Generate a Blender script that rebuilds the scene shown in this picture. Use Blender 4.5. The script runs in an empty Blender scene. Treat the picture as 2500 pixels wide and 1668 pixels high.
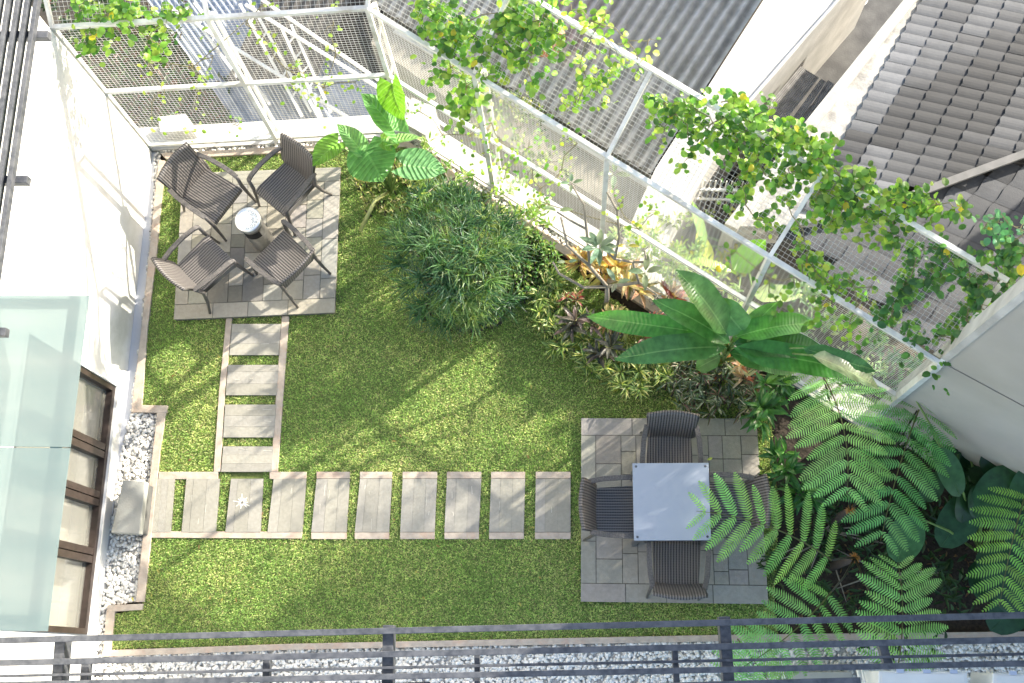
import bpy, math, random
import numpy as np
from mathutils import Vector, Matrix
random.seed(7); rng = np.random.default_rng(7)
S = bpy.context.scene; COL = S.collection
R = math.radians
# ------------------------------------------------------------------ camera
# photograph measured in 2500 x 1668 px; straight down falls on NAD, focal length FP (px), camera HC metres above the lawn
FP, HC, CX, CY, NAD = 2800.0, 12.0, 1250.0, 834.0, (1400.0, 1620.0)
dn = Vector((NAD[0]-CX, NAD[1]-CY, FP)).normalized()          # down, in camera axes (x right, y down, z forward)
yw = (Vector((0, -1, 0)) - dn*Vector((0, -1, 0)).dot(dn)).normalized()
xw = yw.cross(-dn).normalized()
M3 = Matrix((xw, yw, -dn))                                    # camera axes -> world axes
cam = bpy.data.cameras.new('camera'); camo = bpy.data.objects.new('camera', cam); COL.objects.link(camo)
c2w = M3 @ Matrix(((1, 0, 0), (0, -1, 0), (0, 0, -1)))
mw = c2w.to_4x4(); mw.translation = Vector((0, 0, HC)); camo.matrix_world = mw
cam.sensor_width = 36; cam.lens = FP/2500*36; cam.clip_end = 500; cam.clip_start = 0.1
S.camera = camo
# ------------------------------------------------------------------ light
SUN_EL = 24.0; SDX, SDY = -0.80, -0.60                        # horizontal direction the light travels
w = bpy.data.worlds.new('World'); S.world = w; w.use_nodes = True
nt = w.node_tree; sky = nt.nodes.new('ShaderNodeTexSky'); sky.sky_type = 'NISHITA'; sky.sun_disc = False
sky.sun_elevation = R(SUN_EL); sky.sun_rotation = math.atan2(-SDX, -SDY); sky.air_density = 1.0; sky.dust_density = 2.0
bg = nt.nodes['Background']; bg.inputs[1].default_value = 0.15; nt.links.new(sky.outputs[0], bg.inputs[0])
sl = bpy.data.lights.new('sun', 'SUN'); sl.energy = 5.0; sl.angle = R(0.6); sl.color = (1.0, 0.92, 0.79)
so = bpy.data.objects.new('sun', sl); COL.objects.link(so); so.location = (8, 8, 20)
ld = Vector((SDX*math.cos(R(SUN_EL)), SDY*math.cos(R(SUN_EL)), -math.sin(R(SUN_EL))))
so.rotation_euler = ld.to_track_quat('-Z', 'Y').to_euler()
S.view_settings.view_transform = 'Standard'; S.view_settings.look = 'None'; S.view_settings.exposure = 1.65; S.view_settings.gamma = 1.0
S.render.engine = 'CYCLES'
try: S.cycles.use_denoising = True
except Exception: pass

# ------------------------------------------------------------------ geometry helpers
CAMP = Vector((0, 0, HC))
def ray(px, py): return (M3 @ Vector((px-CX, py-CY, FP)))
def P(px, py, h=0.0):
    """world point at height h seen at photo pixel"""
    d = ray(px, py); return CAMP + d*((h-HC)/d.z)
def PV(px, py, A, B, off=0.0):
    """point on the vertical plane through ground points A, B (off = metres to its left)"""
    n = Vector((-(B-A).y, (B-A).x, 0)).normalized(); d = ray(px, py)
    return CAMP + d*(((A-CAMP).dot(n)+off)/d.dot(n))
def PN(px, py, p0, n):
    d = ray(px, py); return CAMP + d*((p0-CAMP).dot(n)/d.dot(n))
def pxm(px, py, h=0.0): return (P(px+10, py, h)-P(px-10, py, h)).length/20     # metres per pixel

def shade(o, smooth=True):
    me = o.data
    if smooth: me.polygons.foreach_set('use_smooth', [True]*len(me.polygons))
class Geo:
    def __init__(s): s.v = []; s.f = []; s.c = []; s.u = []; s.nv = 0
    def add(s, verts, faces, col=(1, 1, 1)):
        b = s.nv; s.v.extend([tuple(x) for x in verts]); s.nv += len(verts); s.u.extend([(0, 0)]*len(verts))
        for f in faces: s.f.append(tuple(b+i for i in f)); s.c.append(col)
    def box(s, lo, hi, col=(1, 1, 1), M=None):
        x0, y0, z0 = lo; x1, y1, z1 = hi
        vs = [Vector(q) for q in ((x0,y0,z0),(x1,y0,z0),(x1,y1,z0),(x0,y1,z0),(x0,y0,z1),(x1,y0,z1),(x1,y1,z1),(x0,y1,z1))]
        if M: vs = [M @ q for q in vs]
        s.add(vs, [(3,2,1,0),(4,5,6,7),(0,1,5,4),(1,2,6,5),(2,3,7,6),(3,0,4,7)], col)
    def prism(s, pts, z0, z1, col=(1, 1, 1)):
        """vertical prism over an outline of world points"""
        a = sum(pts[i].x*pts[(i+1)%len(pts)].y-pts[(i+1)%len(pts)].x*pts[i].y for i in range(len(pts)))
        if a < 0: pts = pts[::-1]
        n = len(pts); vs = [(p.x, p.y, z0) for p in pts]+[(p.x, p.y, z1) for p in pts]
        s.add(vs, [tuple(range(n-1, -1, -1)), tuple(range(n, 2*n))]+[(i, (i+1)%n, n+(i+1)%n, n+i) for i in range(n)], col)
    def beam(s, A, B, w, h, up=Vector((0, 0, 1)), col=(1, 1, 1)):
        d = (B-A).normalized(); sx = d.cross(up)
        if sx.length < 1e-3: sx = d.cross(Vector((1, 0, 0)))
        sx = sx.normalized()*w/2; sy = sx.cross(d).normalized()*h/2
        vs = [A-sx-sy, A+sx-sy, A+sx+sy, A-sx+sy, B-sx-sy, B+sx-sy, B+sx+sy, B-sx+sy]
        s.add(vs, [(0,1,2,3),(7,6,5,4),(1,0,4,5),(2,1,5,6),(3,2,6,7),(0,3,7,4)], col)
    def tube(s, pts, rad, n=8, col=(1, 1, 1)):
        if not hasattr(rad, '__len__'): rad = [rad]*len(pts)
        pts = [Vector(p) for p in pts]; vs = []; fs = []
        u = None
        for i, p in enumerate(pts):
            d = (pts[min(i+1, len(pts)-1)]-pts[max(i-1, 0)]).normalized()
            if u is None: u = d.cross(Vector((0.3, 0.2, 1)));
            u = (u-d*u.dot(d)).normalized(); v = d.cross(u)
            for k in range(n):
                a = 2*math.pi*k/n; vs.append(p+(u*math.cos(a)+v*math.sin(a))*rad[i])
        for i in range(len(pts)-1):
            for k in range(n): fs.append((i*n+k, i*n+(k+1)%n, (i+1)*n+(k+1)%n, (i+1)*n+k))
        fs.append(tuple(range(n-1, -1, -1))); fs.append(tuple(range((len(pts)-1)*n, len(pts)*n)))
        s.add(vs, fs, col)
    def lathe(s, prof, c, n=32, col=(1, 1, 1), cap=True):
        vs = []; fs = []
        for r, z in prof:
            for k in range(n):
                a = 2*math.pi*k/n; vs.append((c[0]+r*math.cos(a), c[1]+r*math.sin(a), c[2]+z))
        for i in range(len(prof)-1):
            for k in range(n): fs.append((i*n+k, i*n+(k+1)%n, (i+1)*n+(k+1)%n, (i+1)*n+k))
        if cap: fs.append(tuple(range(n-1, -1, -1))); fs.append(tuple(range((len(prof)-1)*n, len(prof)*n)))
        s.add(vs, fs, col)
    def leaf(s, B, T, wid, shape='lance', up=Vector((0, 0, 1)), droop=0.12, fold=0.18, n=7, col=(1, 1, 1), mid=None, wave=0.0, twist=0.0):
        """a leaf blade from B to T, wid metres across, folded along the midrib, arching by droop*length"""
        ax = T-B; L = ax.length
        if L < 1e-5: return
        d = ax/L; sd = d.cross(up)
        if sd.length < 1e-3: sd = d.cross(Vector((1, 0, 0)))
        sd.normalize(); nn = sd.cross(d).normalized()
        if twist:
            q = Matrix.Rotation(twist, 3, d); sd = q @ sd; nn = q @ nn
        vs = []; fs = []; cs = []
        ph = random.random()*6
        for i in range(n+1):
            t = i/n
            if shape == 'lance': wv = math.sin(math.pi*min(1, t*0.94+0.03))**0.8*(1-0.25*t)
            elif shape == 'banana': wv = (min(1, t*5)**0.7)*(1-max(0, (t-0.55)/0.45)**2.2)
            elif shape == 'oval': wv = math.sqrt(max(0, 1-(2*t-1)**2))*(1-0.12*t)+0.02
            elif shape == 'heart': wv = float(np.interp(t, [0, .1, .25, .4, .6, .78, .9, 1], [.55, .88, 1.0, .98, .80, .52, .26, .01]))
            elif shape == 'strap': wv = 1-max(0, (t-0.6)/0.4)**1.5 if t > 0.6 else 0.75+0.25*min(1, t*3)
            else: wv = 1-abs(2*t-1)
            hw = wid/2*wv
            c = B+ax*t+nn*(droop*L*4*t*(1-t)*0.5)+Vector((0, 0, -droop*L*t*t*0.5))
            back = d*(-0.26*L*max(0, 1-t/.22) if shape == 'heart' else 0.0)
            wl = nn*(hw*fold*2+wave*wid*math.sin(t*17+ph)); wr = nn*(hw*fold*2+wave*wid*math.sin(t*15+ph+2))
            vs += [c-sd*hw+wl+back, c, c+sd*hw+wr+back]; s.u.extend([(t, 1.0), (t, 0.0001), (t, 1.0)])
        for i in range(n):
            a = 3*i; fs.append((a, a+1, a+4, a+3)); fs.append((a+1, a+2, a+5, a+4))
        b = s.nv; s.v.extend([tuple(x) for x in vs]); s.nv += len(vs)
        for k, f in enumerate(fs):
            s.f.append(tuple(b+i for i in f)); s.c.append(mid if (mid and k % 2) else col)
    def build(s, name, mat, parent=None, smooth=False, origin=None, bevel=0):
        me = bpy.data.meshes.new(name)
        if origin is None:
            if parent is not None: origin = parent['_o'] if '_o' in parent else (0, 0, 0)
            elif s.v:
                xs = [q[0] for q in s.v]; ys = [q[1] for q in s.v]; zs = [q[2] for q in s.v]
                origin = ((min(xs)+max(xs))/2, (min(ys)+max(ys))/2, min(zs))
            else: origin = (0, 0, 0)
        ox, oy, oz = origin
        uu = np.zeros((len(s.v), 4), np.float32); uu[:, :2] = np.array(s.u, np.float32).reshape(-1, 2)
        me.from_pydata([(a-ox, b-oy, c-oz) for a, b, c in s.v], [], s.f)
        ca = me.color_attributes.new('tint', 'FLOAT_COLOR', 'CORNER')
        cc = np.ones((len(me.loops), 4), dtype=np.float32)
        lt = np.array([len(f) for f in s.f]); cc[:, :3] = np.repeat(np.array(s.c, dtype=np.float32), lt, axis=0) if len(s.f) else 1
        ca.data.foreach_set('color', cc.ravel())
        if uu.any(): me.color_attributes.new('luv', 'FLOAT_COLOR', 'POINT').data.foreach_set('color', uu.ravel())
        o = bpy.data.objects.new(name, me); COL.objects.link(o); me.materials.append(mat)
        if parent is not None:
            o.parent = parent
        else: o.location = origin
        if smooth: shade(o)
        if bevel:
            m = o.modifiers.new('bevel', 'BEVEL'); m.width = bevel; m.segments = 2; m.limit_method = 'ANGLE'
        return o
def thing(name, label, cat, loc, group=None):
    o = bpy.data.objects.new(name, None); COL.objects.link(o); o.location = loc; o.empty_display_size = 0.1
    o['_o'] = tuple(loc); tag(o, label, cat, group); return o
def tag(o, label, cat, group=None):
    o['label'] = label; o['category'] = cat
    if group: o['group'] = group
    return o
def struct(o): o['kind'] = 'structure'; return o
def copy_tree(o, parent=None):
    c = o.copy(); COL.objects.link(c)
    if parent: c.parent = parent
    for ch in list(o.children): copy_tree(ch, c)
    return c

# ------------------------------------------------------------------ materials
def new_mat(name):
    m = bpy.data.materials.new(name); m.use_nodes = True; n = m.node_tree.nodes; l = m.node_tree.links
    return m, n, l, n['Principled BSDF']
def N(n, t, **k):
    x = n.new(t)
    for a, b in k.items():
        if hasattr(x, a): setattr(x, a, b)
        else: x.inputs[a].default_value = b
    return x
def mat(name, c1, c2=None, scale=8, rough=0.7, bump=0.0, bscale=60, metal=0.0, tint=False, detail=6, c3=None, s3=1.2, spec=0.5):
    """two-tone noise material with optional per-face tint, a broad third tone for stains and fine bump"""
    m, n, l, b = new_mat(name); c2 = c2 or c1
    tc = N(n, 'ShaderNodeTexCoord'); ns = N(n, 'ShaderNodeTexNoise'); ns.inputs['Scale'].default_value = scale; ns.inputs['Detail'].default_value = detail
    ge = N(n, 'ShaderNodeNewGeometry'); l.new(ge.outputs['Position'], ns.inputs['Vector'])
    rp = N(n, 'ShaderNodeValToRGB'); rp.color_ramp.elements[0].position = 0.35; rp.color_ramp.elements[1].position = 0.65
    rp.color_ramp.elements[0].color = (*c1, 1); rp.color_ramp.elements[1].color = (*c2, 1); l.new(ns.outputs[0], rp.inputs[0])
    out = rp.outputs[0]
    if c3:
        n3 = N(n, 'ShaderNodeTexNoise'); n3.inputs['Scale'].default_value = s3; n3.inputs['Detail'].default_value = 8; n3.inputs['Roughness'].default_value = 0.65
        l.new(ge.outputs['Position'], n3.inputs['Vector'])
        r3 = N(n, 'ShaderNodeValToRGB'); r3.color_ramp.elements[0].position = 0.5; r3.color_ramp.elements[1].position = 0.68
        l.new(n3.outputs[0], r3.inputs[0]); mx = N(n, 'ShaderNodeMix', data_type='RGBA'); l.new(r3.outputs[0], mx.inputs[0])
        l.new(out, mx.inputs[6]); mx.inputs[7].default_value = (*c3, 1); out = mx.outputs[2]
    if tint:
        at = N(n, 'ShaderNodeAttribute'); at.attribute_name = 'tint'
        mx = N(n, 'ShaderNodeMix', data_type='RGBA', blend_type='MULTIPLY'); mx.inputs[0].default_value = 1
        l.new(out, mx.inputs[6]); l.new(at.outputs[0], mx.inputs[7]); out = mx.outputs[2]
    l.new(out, b.inputs['Base Color']); b.inputs['Roughness'].default_value = rough; b.inputs['Metallic'].default_value = metal
    b.inputs['Specular IOR Level'].default_value = spec
    if bump:
        n2 = N(n, 'ShaderNodeTexNoise'); n2.inputs['Scale'].default_value = bscale; n2.inputs['Detail'].default_value = 5
        l.new(ge.outputs['Position'], n2.inputs['Vector'])
        bp = N(n, 'ShaderNodeBump'); bp.inputs['Strength'].default_value = bump; bp.inputs['Distance'].default_value = 0.01
        l.new(n2.outputs[0], bp.inputs['Height']); l.new(bp.outputs[0], b.inputs['Normal'])
    return m
def leafmat(name, rough=0.4, trans=0.35, warm=(1.25, 1.35, 0.55), vein=0.0, vslope=.25, vamt=.6, vbump=.9):
    """foliage: colour comes from the per-leaf tint, part of the light passes through"""
    m, n, l, b = new_mat(name)
    at = N(n, 'ShaderNodeAttribute'); at.attribute_name = 'tint'
    ge = N(n, 'ShaderNodeNewGeometry'); ns = N(n, 'ShaderNodeTexNoise'); ns.inputs['Scale'].default_value = 14; ns.inputs['Detail'].default_value = 5
    l.new(ge.outputs['Position'], ns.inputs['Vector'])
    mr = N(n, 'ShaderNodeMapRange'); mr.inputs[1].default_value = 0.3; mr.inputs[2].default_value = 0.7; mr.inputs[3].default_value = 0.72; mr.inputs[4].default_value = 1.28
    l.new(ns.outputs[0], mr.inputs[0])
    mx = N(n, 'ShaderNodeMix', data_type='RGBA', blend_type='MULTIPLY'); mx.inputs[0].default_value = 1
    l.new(at.outputs[0], mx.inputs[6]); l.new(mr.outputs[0], mx.inputs[7]); l.new(mx.outputs[2], b.inputs['Base Color'])
    b.inputs['Roughness'].default_value = rough; b.inputs['Specular IOR Level'].default_value = 0.4
    if vein:
        la = N(n, 'ShaderNodeAttribute'); la.attribute_name = 'luv'; sx = N(n, 'ShaderNodeSeparateColor'); l.new(la.outputs[0], sx.inputs[0])
        m1 = N(n, 'ShaderNodeMath', operation='MULTIPLY_ADD'); l.new(sx.outputs[1], m1.inputs[0]); m1.inputs[1].default_value = -vslope; l.new(sx.outputs[0], m1.inputs[2])
        m2_ = N(n, 'ShaderNodeMath', operation='MULTIPLY'); l.new(m1.outputs[0], m2_.inputs[0]); m2_.inputs[1].default_value = vein*6.283
        m3 = N(n, 'ShaderNodeMath', operation='COSINE'); l.new(m2_.outputs[0], m3.inputs[0])
        r_ = N(n, 'ShaderNodeMapRange'); r_.inputs[1].default_value = .55; r_.inputs[2].default_value = 1; r_.inputs[3].default_value = 0; r_.inputs[4].default_value = vamt; l.new(m3.outputs[0], r_.inputs[0])
        lo = N(n, 'ShaderNodeMath', operation='LESS_THAN'); l.new(sx.outputs[1], lo.inputs[0]); lo.inputs[1].default_value = .05
        mxm = N(n, 'ShaderNodeMath', operation='MAXIMUM'); l.new(r_.outputs[0], mxm.inputs[0]); l.new(lo.outputs[0], mxm.inputs[1])
        vm = N(n, 'ShaderNodeMix', data_type='RGBA'); l.new(mxm.outputs[0], vm.inputs[0]); l.new(mx.outputs[2], vm.inputs[6])
        br_ = N(n, 'ShaderNodeMix', data_type='RGBA', blend_type='ADD'); br_.inputs[0].default_value = 1; l.new(mx.outputs[2], br_.inputs[6]); br_.inputs[7].default_value = (.07, .10, .045, 1); l.new(br_.outputs[2], vm.inputs[7])
        l.new(vm.outputs[2], b.inputs['Base Color']); mx = vm
        bp = N(n, 'ShaderNodeBump'); bp.inputs['Strength'].default_value = vbump; bp.inputs['Distance'].default_value = .012; l.new(m3.outputs[0], bp.inputs['Height']); l.new(bp.outputs[0], b.inputs['Normal'])
    tr = N(n, 'ShaderNodeBsdfTranslucent'); m2 = N(n, 'ShaderNodeMix', data_type='RGBA', blend_type='MULTIPLY'); m2.inputs[0].default_value = 1
    l.new(mx.outputs[2], m2.inputs[6]); m2.inputs[7].default_value = (*[x*1.6 for x in warm], 1); l.new(m2.outputs[2], tr.inputs[0])
    ms = N(n, 'ShaderNodeMixShader'); ms.inputs[0].default_value = trans
    l.new(b.outputs[0], ms.inputs[1]); l.new(tr.outputs[0], ms.inputs[2]); l.new(ms.outputs[0], n['Material Output'].inputs[0])
    return m
def jit(c, a=0.2, hue=0.08):
    k = 1+random.uniform(-a, a); return (c[0]*k*(1+random.uniform(-hue, hue)*2), c[1]*k, c[2]*k*(1+random.uniform(-hue, hue)))

WHITE = mat('white_paint', (0.66, 0.66, 0.64), (0.60, 0.60, 0.575), 2.5, 0.8, 0.25, 30, c3=(0.46, 0.46, 0.42), s3=0.9)
LEDGE = mat('white_cement', (0.54, 0.53, 0.49), (0.42, 0.41, 0.38), 4, 0.85, 0.2, 60, c3=(0.38, 0.37, 0.33), s3=2.0)
WSTEEL = mat('white_steel', (0.72, 0.72, 0.68), (0.62, 0.62, 0.57), 9, 0.5, c3=(0.45, 0.42, 0.36), s3=3)
GSTEEL = mat('grey_steel', (0.05, 0.055, 0.065), (0.10, 0.105, 0.115), 25, 0.42, 0.1, 120, metal=0.2, c3=(0.13, 0.135, 0.145), s3=5)
BEIGE = mat('beige_render', (0.36, 0.34, 0.295), (0.42, 0.40, 0.355), 1.3, 0.85, 0.15, 45, c3=(0.31, 0.30, 0.26), s3=0.8)
KERB = mat('kerb_stone', (0.50, 0.43, 0.35), (0.38, 0.32, 0.26), 14, 0.85, 0.35, 90, c3=(0.46, 0.33, 0.25), s3=6)
STONE = mat('paving_stone', (0.285, 0.27, 0.23), (0.325, 0.31, 0.268), 30, 0.75, 0.3, 120, tint=True, c3=(0.25, 0.24, 0.208), s3=3)
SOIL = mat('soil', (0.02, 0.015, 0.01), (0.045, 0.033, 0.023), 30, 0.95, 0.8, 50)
GRASSBASE = mat('turf', (0.10, 0.15, 0.035), (0.16, 0.19, 0.06), 40, 0.95, 0.8, 90)
GRAVELBED = mat('gravel_bed', (0.34, 0.33, 0.31), (0.55, 0.54, 0.52), 60, 0.95, 0.6, 90)
PEBBLE = mat('white_pebble', (0.80, 0.79, 0.76), (0.70, 0.69, 0.66), 30, 0.6, tint=True)
FOL = leafmat('foliage'); FOLG = leafmat('glossy_foliage', 0.28, 0.28); FOLV = leafmat('vine_foliage', 0.4, 0.5)
FOLR = leafmat('ribbed_foliage', 0.35, 0.35, vein=9, vslope=.22, vamt=.7); FOLB = leafmat('banana_foliage', 0.27, 0.28, vein=26, vslope=.03, vamt=.04, vbump=.12)
GRASSM = leafmat('grass_blades', 0.55, 0.3)
BARK = mat('bark', (0.28, 0.25, 0.20), (0.18, 0.16, 0.13), 20, 0.85, 0.5, 60)
DKSTEM = mat('dark_stem', (0.03, 0.022, 0.018), (0.06, 0.045, 0.035), 30, 0.7, 0.3, 80)
GSTEM = leafmat('green_stalk', 0.4, 0.1)
CONC = mat('old_concrete', (0.30, 0.295, 0.28), (0.20, 0.195, 0.185), 3, 0.9, 0.4, 40, c3=(0.12, 0.12, 0.115), s3=1.5)
STEEL = mat('brushed_steel', (0.62, 0.62, 0.61), (0.5, 0.5, 0.49), 30, 0.28, metal=1.0)
BLACK = mat('black_slot', (0.01, 0.01, 0.01), None, 5, 0.6)
BROWNF = mat('brown_window_frame', (0.022, 0.015, 0.012), (0.04, 0.028, 0.024), 18, 0.45, 0.15, 90)
TABLE = mat('table_top', (0.34, 0.375, 0.435), (0.36, 0.395, 0.455), 2.5, 0.26, spec=0.6, c3=(0.30, 0.335, 0.395), s3=2.5)
TERRA = mat('terracotta', (0.48, 0.22, 0.12), (0.38, 0.17, 0.09), 8, 0.85, 0.2, 40)
# ------------------------------------------------------------------ ground, lawn, paths
Z = 0.0
def poly(pts, h=0.0): return [P(x, y, h) for x, y in pts]
def sheet(name, pts, z, m, kind='structure', label=None):
    g = Geo(); ps = [P(x, y, z) for x, y in pts]
    a = sum(ps[i].x*ps[(i+1)%len(ps)].y-ps[(i+1)%len(ps)].x*ps[i].y for i in range(len(ps)))
    if a < 0: ps = ps[::-1]
    g.add(ps, [tuple(range(len(ps)))]); o = g.build(name, m); struct(o); return o
C0 = P(990, 318, 0.1); E0 = P(2119, 1040, 0.1); A0 = P(358, 354, 0.1)          # fence foot: corner, right end, left end
WB0 = P(368, 395, 0); WB1 = P(228, 1640, 0)                                        # foot of the white wall
# far ground, well below the garden terrace
g = Geo(); g.add([Vector((-60, -60, -3.2)), Vector((60, -60, -3.2)), Vector((60, 60, -3.2)), Vector((-60, 60, -3.2))], [(0, 1, 2, 3)])
struct(g.build('ground', mat('yard_ground', (0.03, 0.026, 0.02), (0.06, 0.05, 0.04), 3, 0.95, 0.5, 20, c3=(0.09, 0.08, 0.06), s3=1.0)))
# raised terrace body
fd = (E0-C0).normalized(); fn = Vector((-fd.y, fd.x, 0))                         # outward from the garden, segment B
if fn.y < 0: fn = -fn
ad = (C0-A0).normalized(); an = Vector((-ad.y, ad.x, 0))
if an.y < 0: an = -an
cor = C0+(fn+an).normalized()*0.27
terr = [WB1+Vector((-0.6, -4, 0)), WB0+Vector((-0.6, 0.25, 0)), A0+an*0.27-ad*0.6, cor, E0+fn*0.27, E0+fn*0.27+fd*4, E0+fd*4+Vector((2, -6, 0))]
g = Geo(); g.prism(terr, -3.15, -0.06); struct(g.build('terrace_base', mat('terrace_concrete', (0.42, 0.41, 0.38), (0.5, 0.49, 0.46), 3, 0.9, 0.2, 30, c3=(0.3, 0.29, 0.26))))
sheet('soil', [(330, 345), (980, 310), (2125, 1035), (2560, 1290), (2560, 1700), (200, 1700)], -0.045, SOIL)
kin = [(405, 388), (880, 352), (1005, 365), (1230, 520), (1480, 720), (1700, 860), (1880, 990), (1900, 1240), (1890, 1480), (1900, 1546), (1753, 1550), (700, 1573),
       (272, 1585), (279, 1500), (346, 1487), (366, 1314), (391, 1100), (409, 990), (346, 989), (360, 800), (382, 620), (402, 450)]
sheet('lawn', kin, -0.004, GRASSBASE)
# pebble beds
bedL = [(378, 372), (392, 372), (345, 800), (318, 1004), (386, 1012), (371, 1150), (352, 1310), (332, 1470), (262, 1478), (250, 1600), (236, 1700), (222, 1700), (266, 1306), (297, 1100), (306, 1064), (320, 1004), (335, 905), (346, 777), (365, 600)]
bedB = [(232, 1598), (700, 1588), (1753, 1567), (2560, 1550), (2560, 1760), (215, 1760)]
bedA = [(378, 360), (930, 328), (1000, 325), (1010, 345), (960, 352), (900, 348), (392, 375)]
bedC = [(1010, 330), (1210, 462), (1500, 650), (1720, 795), (1700, 812), (1480, 668), (1190, 478), (1000, 348)]
for nm, b_ in (('gravel_bed', bedL), ('gravel_bed', bedB), ('gravel_bed', bedA), ('gravel_bed', bedC)): sheet(nm, b_, -0.03 if b_ is not bedC else -0.028, GRAVELBED)
sheet('cement_strip', [(350, 372), (380, 372), (366, 600), (347, 777), (336, 905), (321, 1004), (307, 1064), (298, 1100), (268, 1306), (224, 1700), (200, 1700)], -0.015,
      mat('cement_strip', (0.50, 0.51, 0.54), (0.44, 0.45, 0.48), 3, 0.8, 0.1, 40))

def inpoly(x, y, pts):
    c = np.zeros(x.shape, bool); n = len(pts); j = n-1
    for i in range(n):
        xi, yi = pts[i]; xj, yj = pts[j]
        hit = ((yi > y) != (yj > y)) & (x < (xj-xi)*(y-yi)/((yj-yi) or 1e-9)+xi); c ^= hit; j = i
    return c
M3n = np.array(M3)
def Pn(x, y, h=0.0):
    d = np.stack([x-CX, y-CY, np.full_like(x, FP)], 1) @ M3n.T
    t = (h-HC)/d[:, 2]; return d*t[:, None]+np.array([0, 0, HC])
def np_mesh(name, verts, quads, cols, m, smooth=False):
    me = bpy.data.meshes.new(name); k = quads.shape[1]
    me.vertices.add(len(verts)); me.vertices.foreach_set('co', verts.astype(np.float32).ravel())
    me.loops.add(quads.size); me.loops.foreach_set('vertex_index', quads.astype(np.int32).ravel())
    me.polygons.add(len(quads)); me.polygons.foreach_set('loop_start', (np.arange(len(quads))*k).astype(np.int32))
    me.polygons.foreach_set('loop_total', np.full(len(quads), k, np.int32)); me.update(calc_edges=True)
    ca = me.color_attributes.new('tint', 'FLOAT_COLOR', 'CORNER'); cc = np.ones((quads.size, 4), np.float32)
    cc[:, :3] = np.repeat(cols, k, axis=0); ca.data.foreach_set('color', cc.ravel())
    if smooth: me.polygons.foreach_set('use_smooth', np.ones(len(quads), bool))
    me.validate(); me.materials.append(m); o = bpy.data.objects.new(name, me); COL.objects.link(o); return o
# pebbles: flattened, slightly irregular stones
import bmesh
bm = bmesh.new(); bmesh.ops.create_icosphere(bm, subdivisions=1, radius=1); icov = np.array([v.co[:] for v in bm.verts]); icof = np.array([[v.index for v in f.verts] for f in bm.faces]); bm.free()
def pebbles(pts, dens, label, name='pebbles'):
    xs = [p[0] for p in pts]; ys = [p[1] for p in pts]
    n = int((max(xs)-min(xs))*(max(ys)-min(ys))*dens/(235**2)); x = rng.uniform(min(xs), max(xs), n); y = rng.uniform(min(ys), max(ys), n)
    k = inpoly(x, y, pts); x, y = x[k], y[k]; n = len(x); c = Pn(x, y, 0.0)
    c[:, 2] = rng.uniform(-0.022, -0.002, n)
    s = rng.uniform(0.014, 0.024, (n, 1)); sc = np.concatenate([s*rng.uniform(.8, 1.3, (n, 1)), s, s*rng.uniform(.5, .7, (n, 1))], 1)
    a = rng.uniform(0, 6.28, n); ca, sa = np.cos(a), np.sin(a)
    v = icov[None]*sc[:, None, :]*(1+rng.uniform(-.14, .14, (n, len(icov), 1)))
    vx = v[..., 0]*ca[:, None]-v[..., 1]*sa[:, None]; vy = v[..., 0]*sa[:, None]+v[..., 1]*ca[:, None]
    tl = rng.uniform(-.35, .35, (n, 1)); vz = v[..., 2]+vx*tl
    V = np.stack([vx, vy, vz], -1)+c[:, None]; F = (icof[None]+(np.arange(n)*len(icov))[:, None, None]).reshape(-1, 3)
    t = np.where(rng.random((n, 1)) < 0.06, 0.45, 1)*rng.uniform(.82, 1.12, (n, 1)); col = t*np.array([[1, .985, .95]])
    o = np_mesh(name, V.reshape(-1, 3), F, np.repeat(col, len(icof), 0), PEBBLE, True); o['kind'] = 'stuff'; tag(o, label, 'pebbles'); return o
pebbles(bedL, 2000, 'white pebbles in the narrow bed along the foot of the white wall')
pebbles([(x, min(y, 1720)) for x, y in bedB], 1900, 'white pebbles in the long bed under the grey steel railing')
pebbles(bedA, 1900, 'white pebbles along the foot of the mesh fence behind the wicker chairs')
pebbles(bedC, 1900, 'white pebbles in the strip along the foot of the long slanting mesh fence')

# kerbs (each run a low step)
def kerb(pts, h=0.035): 
    g = Geo(); ps = [P(x, y, h) for x, y in pts]; g.prism(ps, -0.12, h); o = g.build('kerb', KERB, bevel=0.004); struct(o); return o
kerb([(387, 390), (403, 392), (382, 620), (360, 800), (346, 989), (320, 1008), (345, 800)])
kerb([(346, 989), (409, 990), (407, 1008), (322, 1006)], 0.037)
kerb([(384, 1004), (405, 1004), (391, 1100), (369, 1310), (352, 1470), (331, 1470), (348, 1314), (373, 1100)], 0.033)
kerb([(262, 1478), (349, 1474), (346, 1489), (260, 1494)], 0.037)
kerb([(260, 1492), (280, 1492), (271, 1588), (250, 1598)], 0.034)
kerb([(250, 1588), (700, 1572), (1753, 1550), (2560, 1541), (2560, 1558), (1753, 1566), (700, 1587), (246, 1604)], 0.036)
kerb([(392, 374), (900, 347), (1000, 347), (996, 358), (900, 362), (405, 388)], 0.035)
kerb([(1000, 347), (1190, 478), (1480, 668), (1700, 812), (1690, 824), (1470, 682), (1180, 494), (992, 360)], 0.034)
# path edging
kerb([(388, 1152), (532, 1152), (531, 1170), (386, 1170)], 0.026); kerb([(658, 1152), (748, 1152), (747, 1169), (658, 1170)], 0.026)
kerb([(360, 1297), (738, 1298), (737, 1315), (357, 1313)], 0.026)
kerb([(552, 777), (567, 777), (549, 960), (538, 1152), (521, 1152), (534, 960)], 0.025)
kerb([(688, 772), (706, 772), (692, 960), (678, 1152), (661, 1152), (674, 960)], 0.025)

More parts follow.
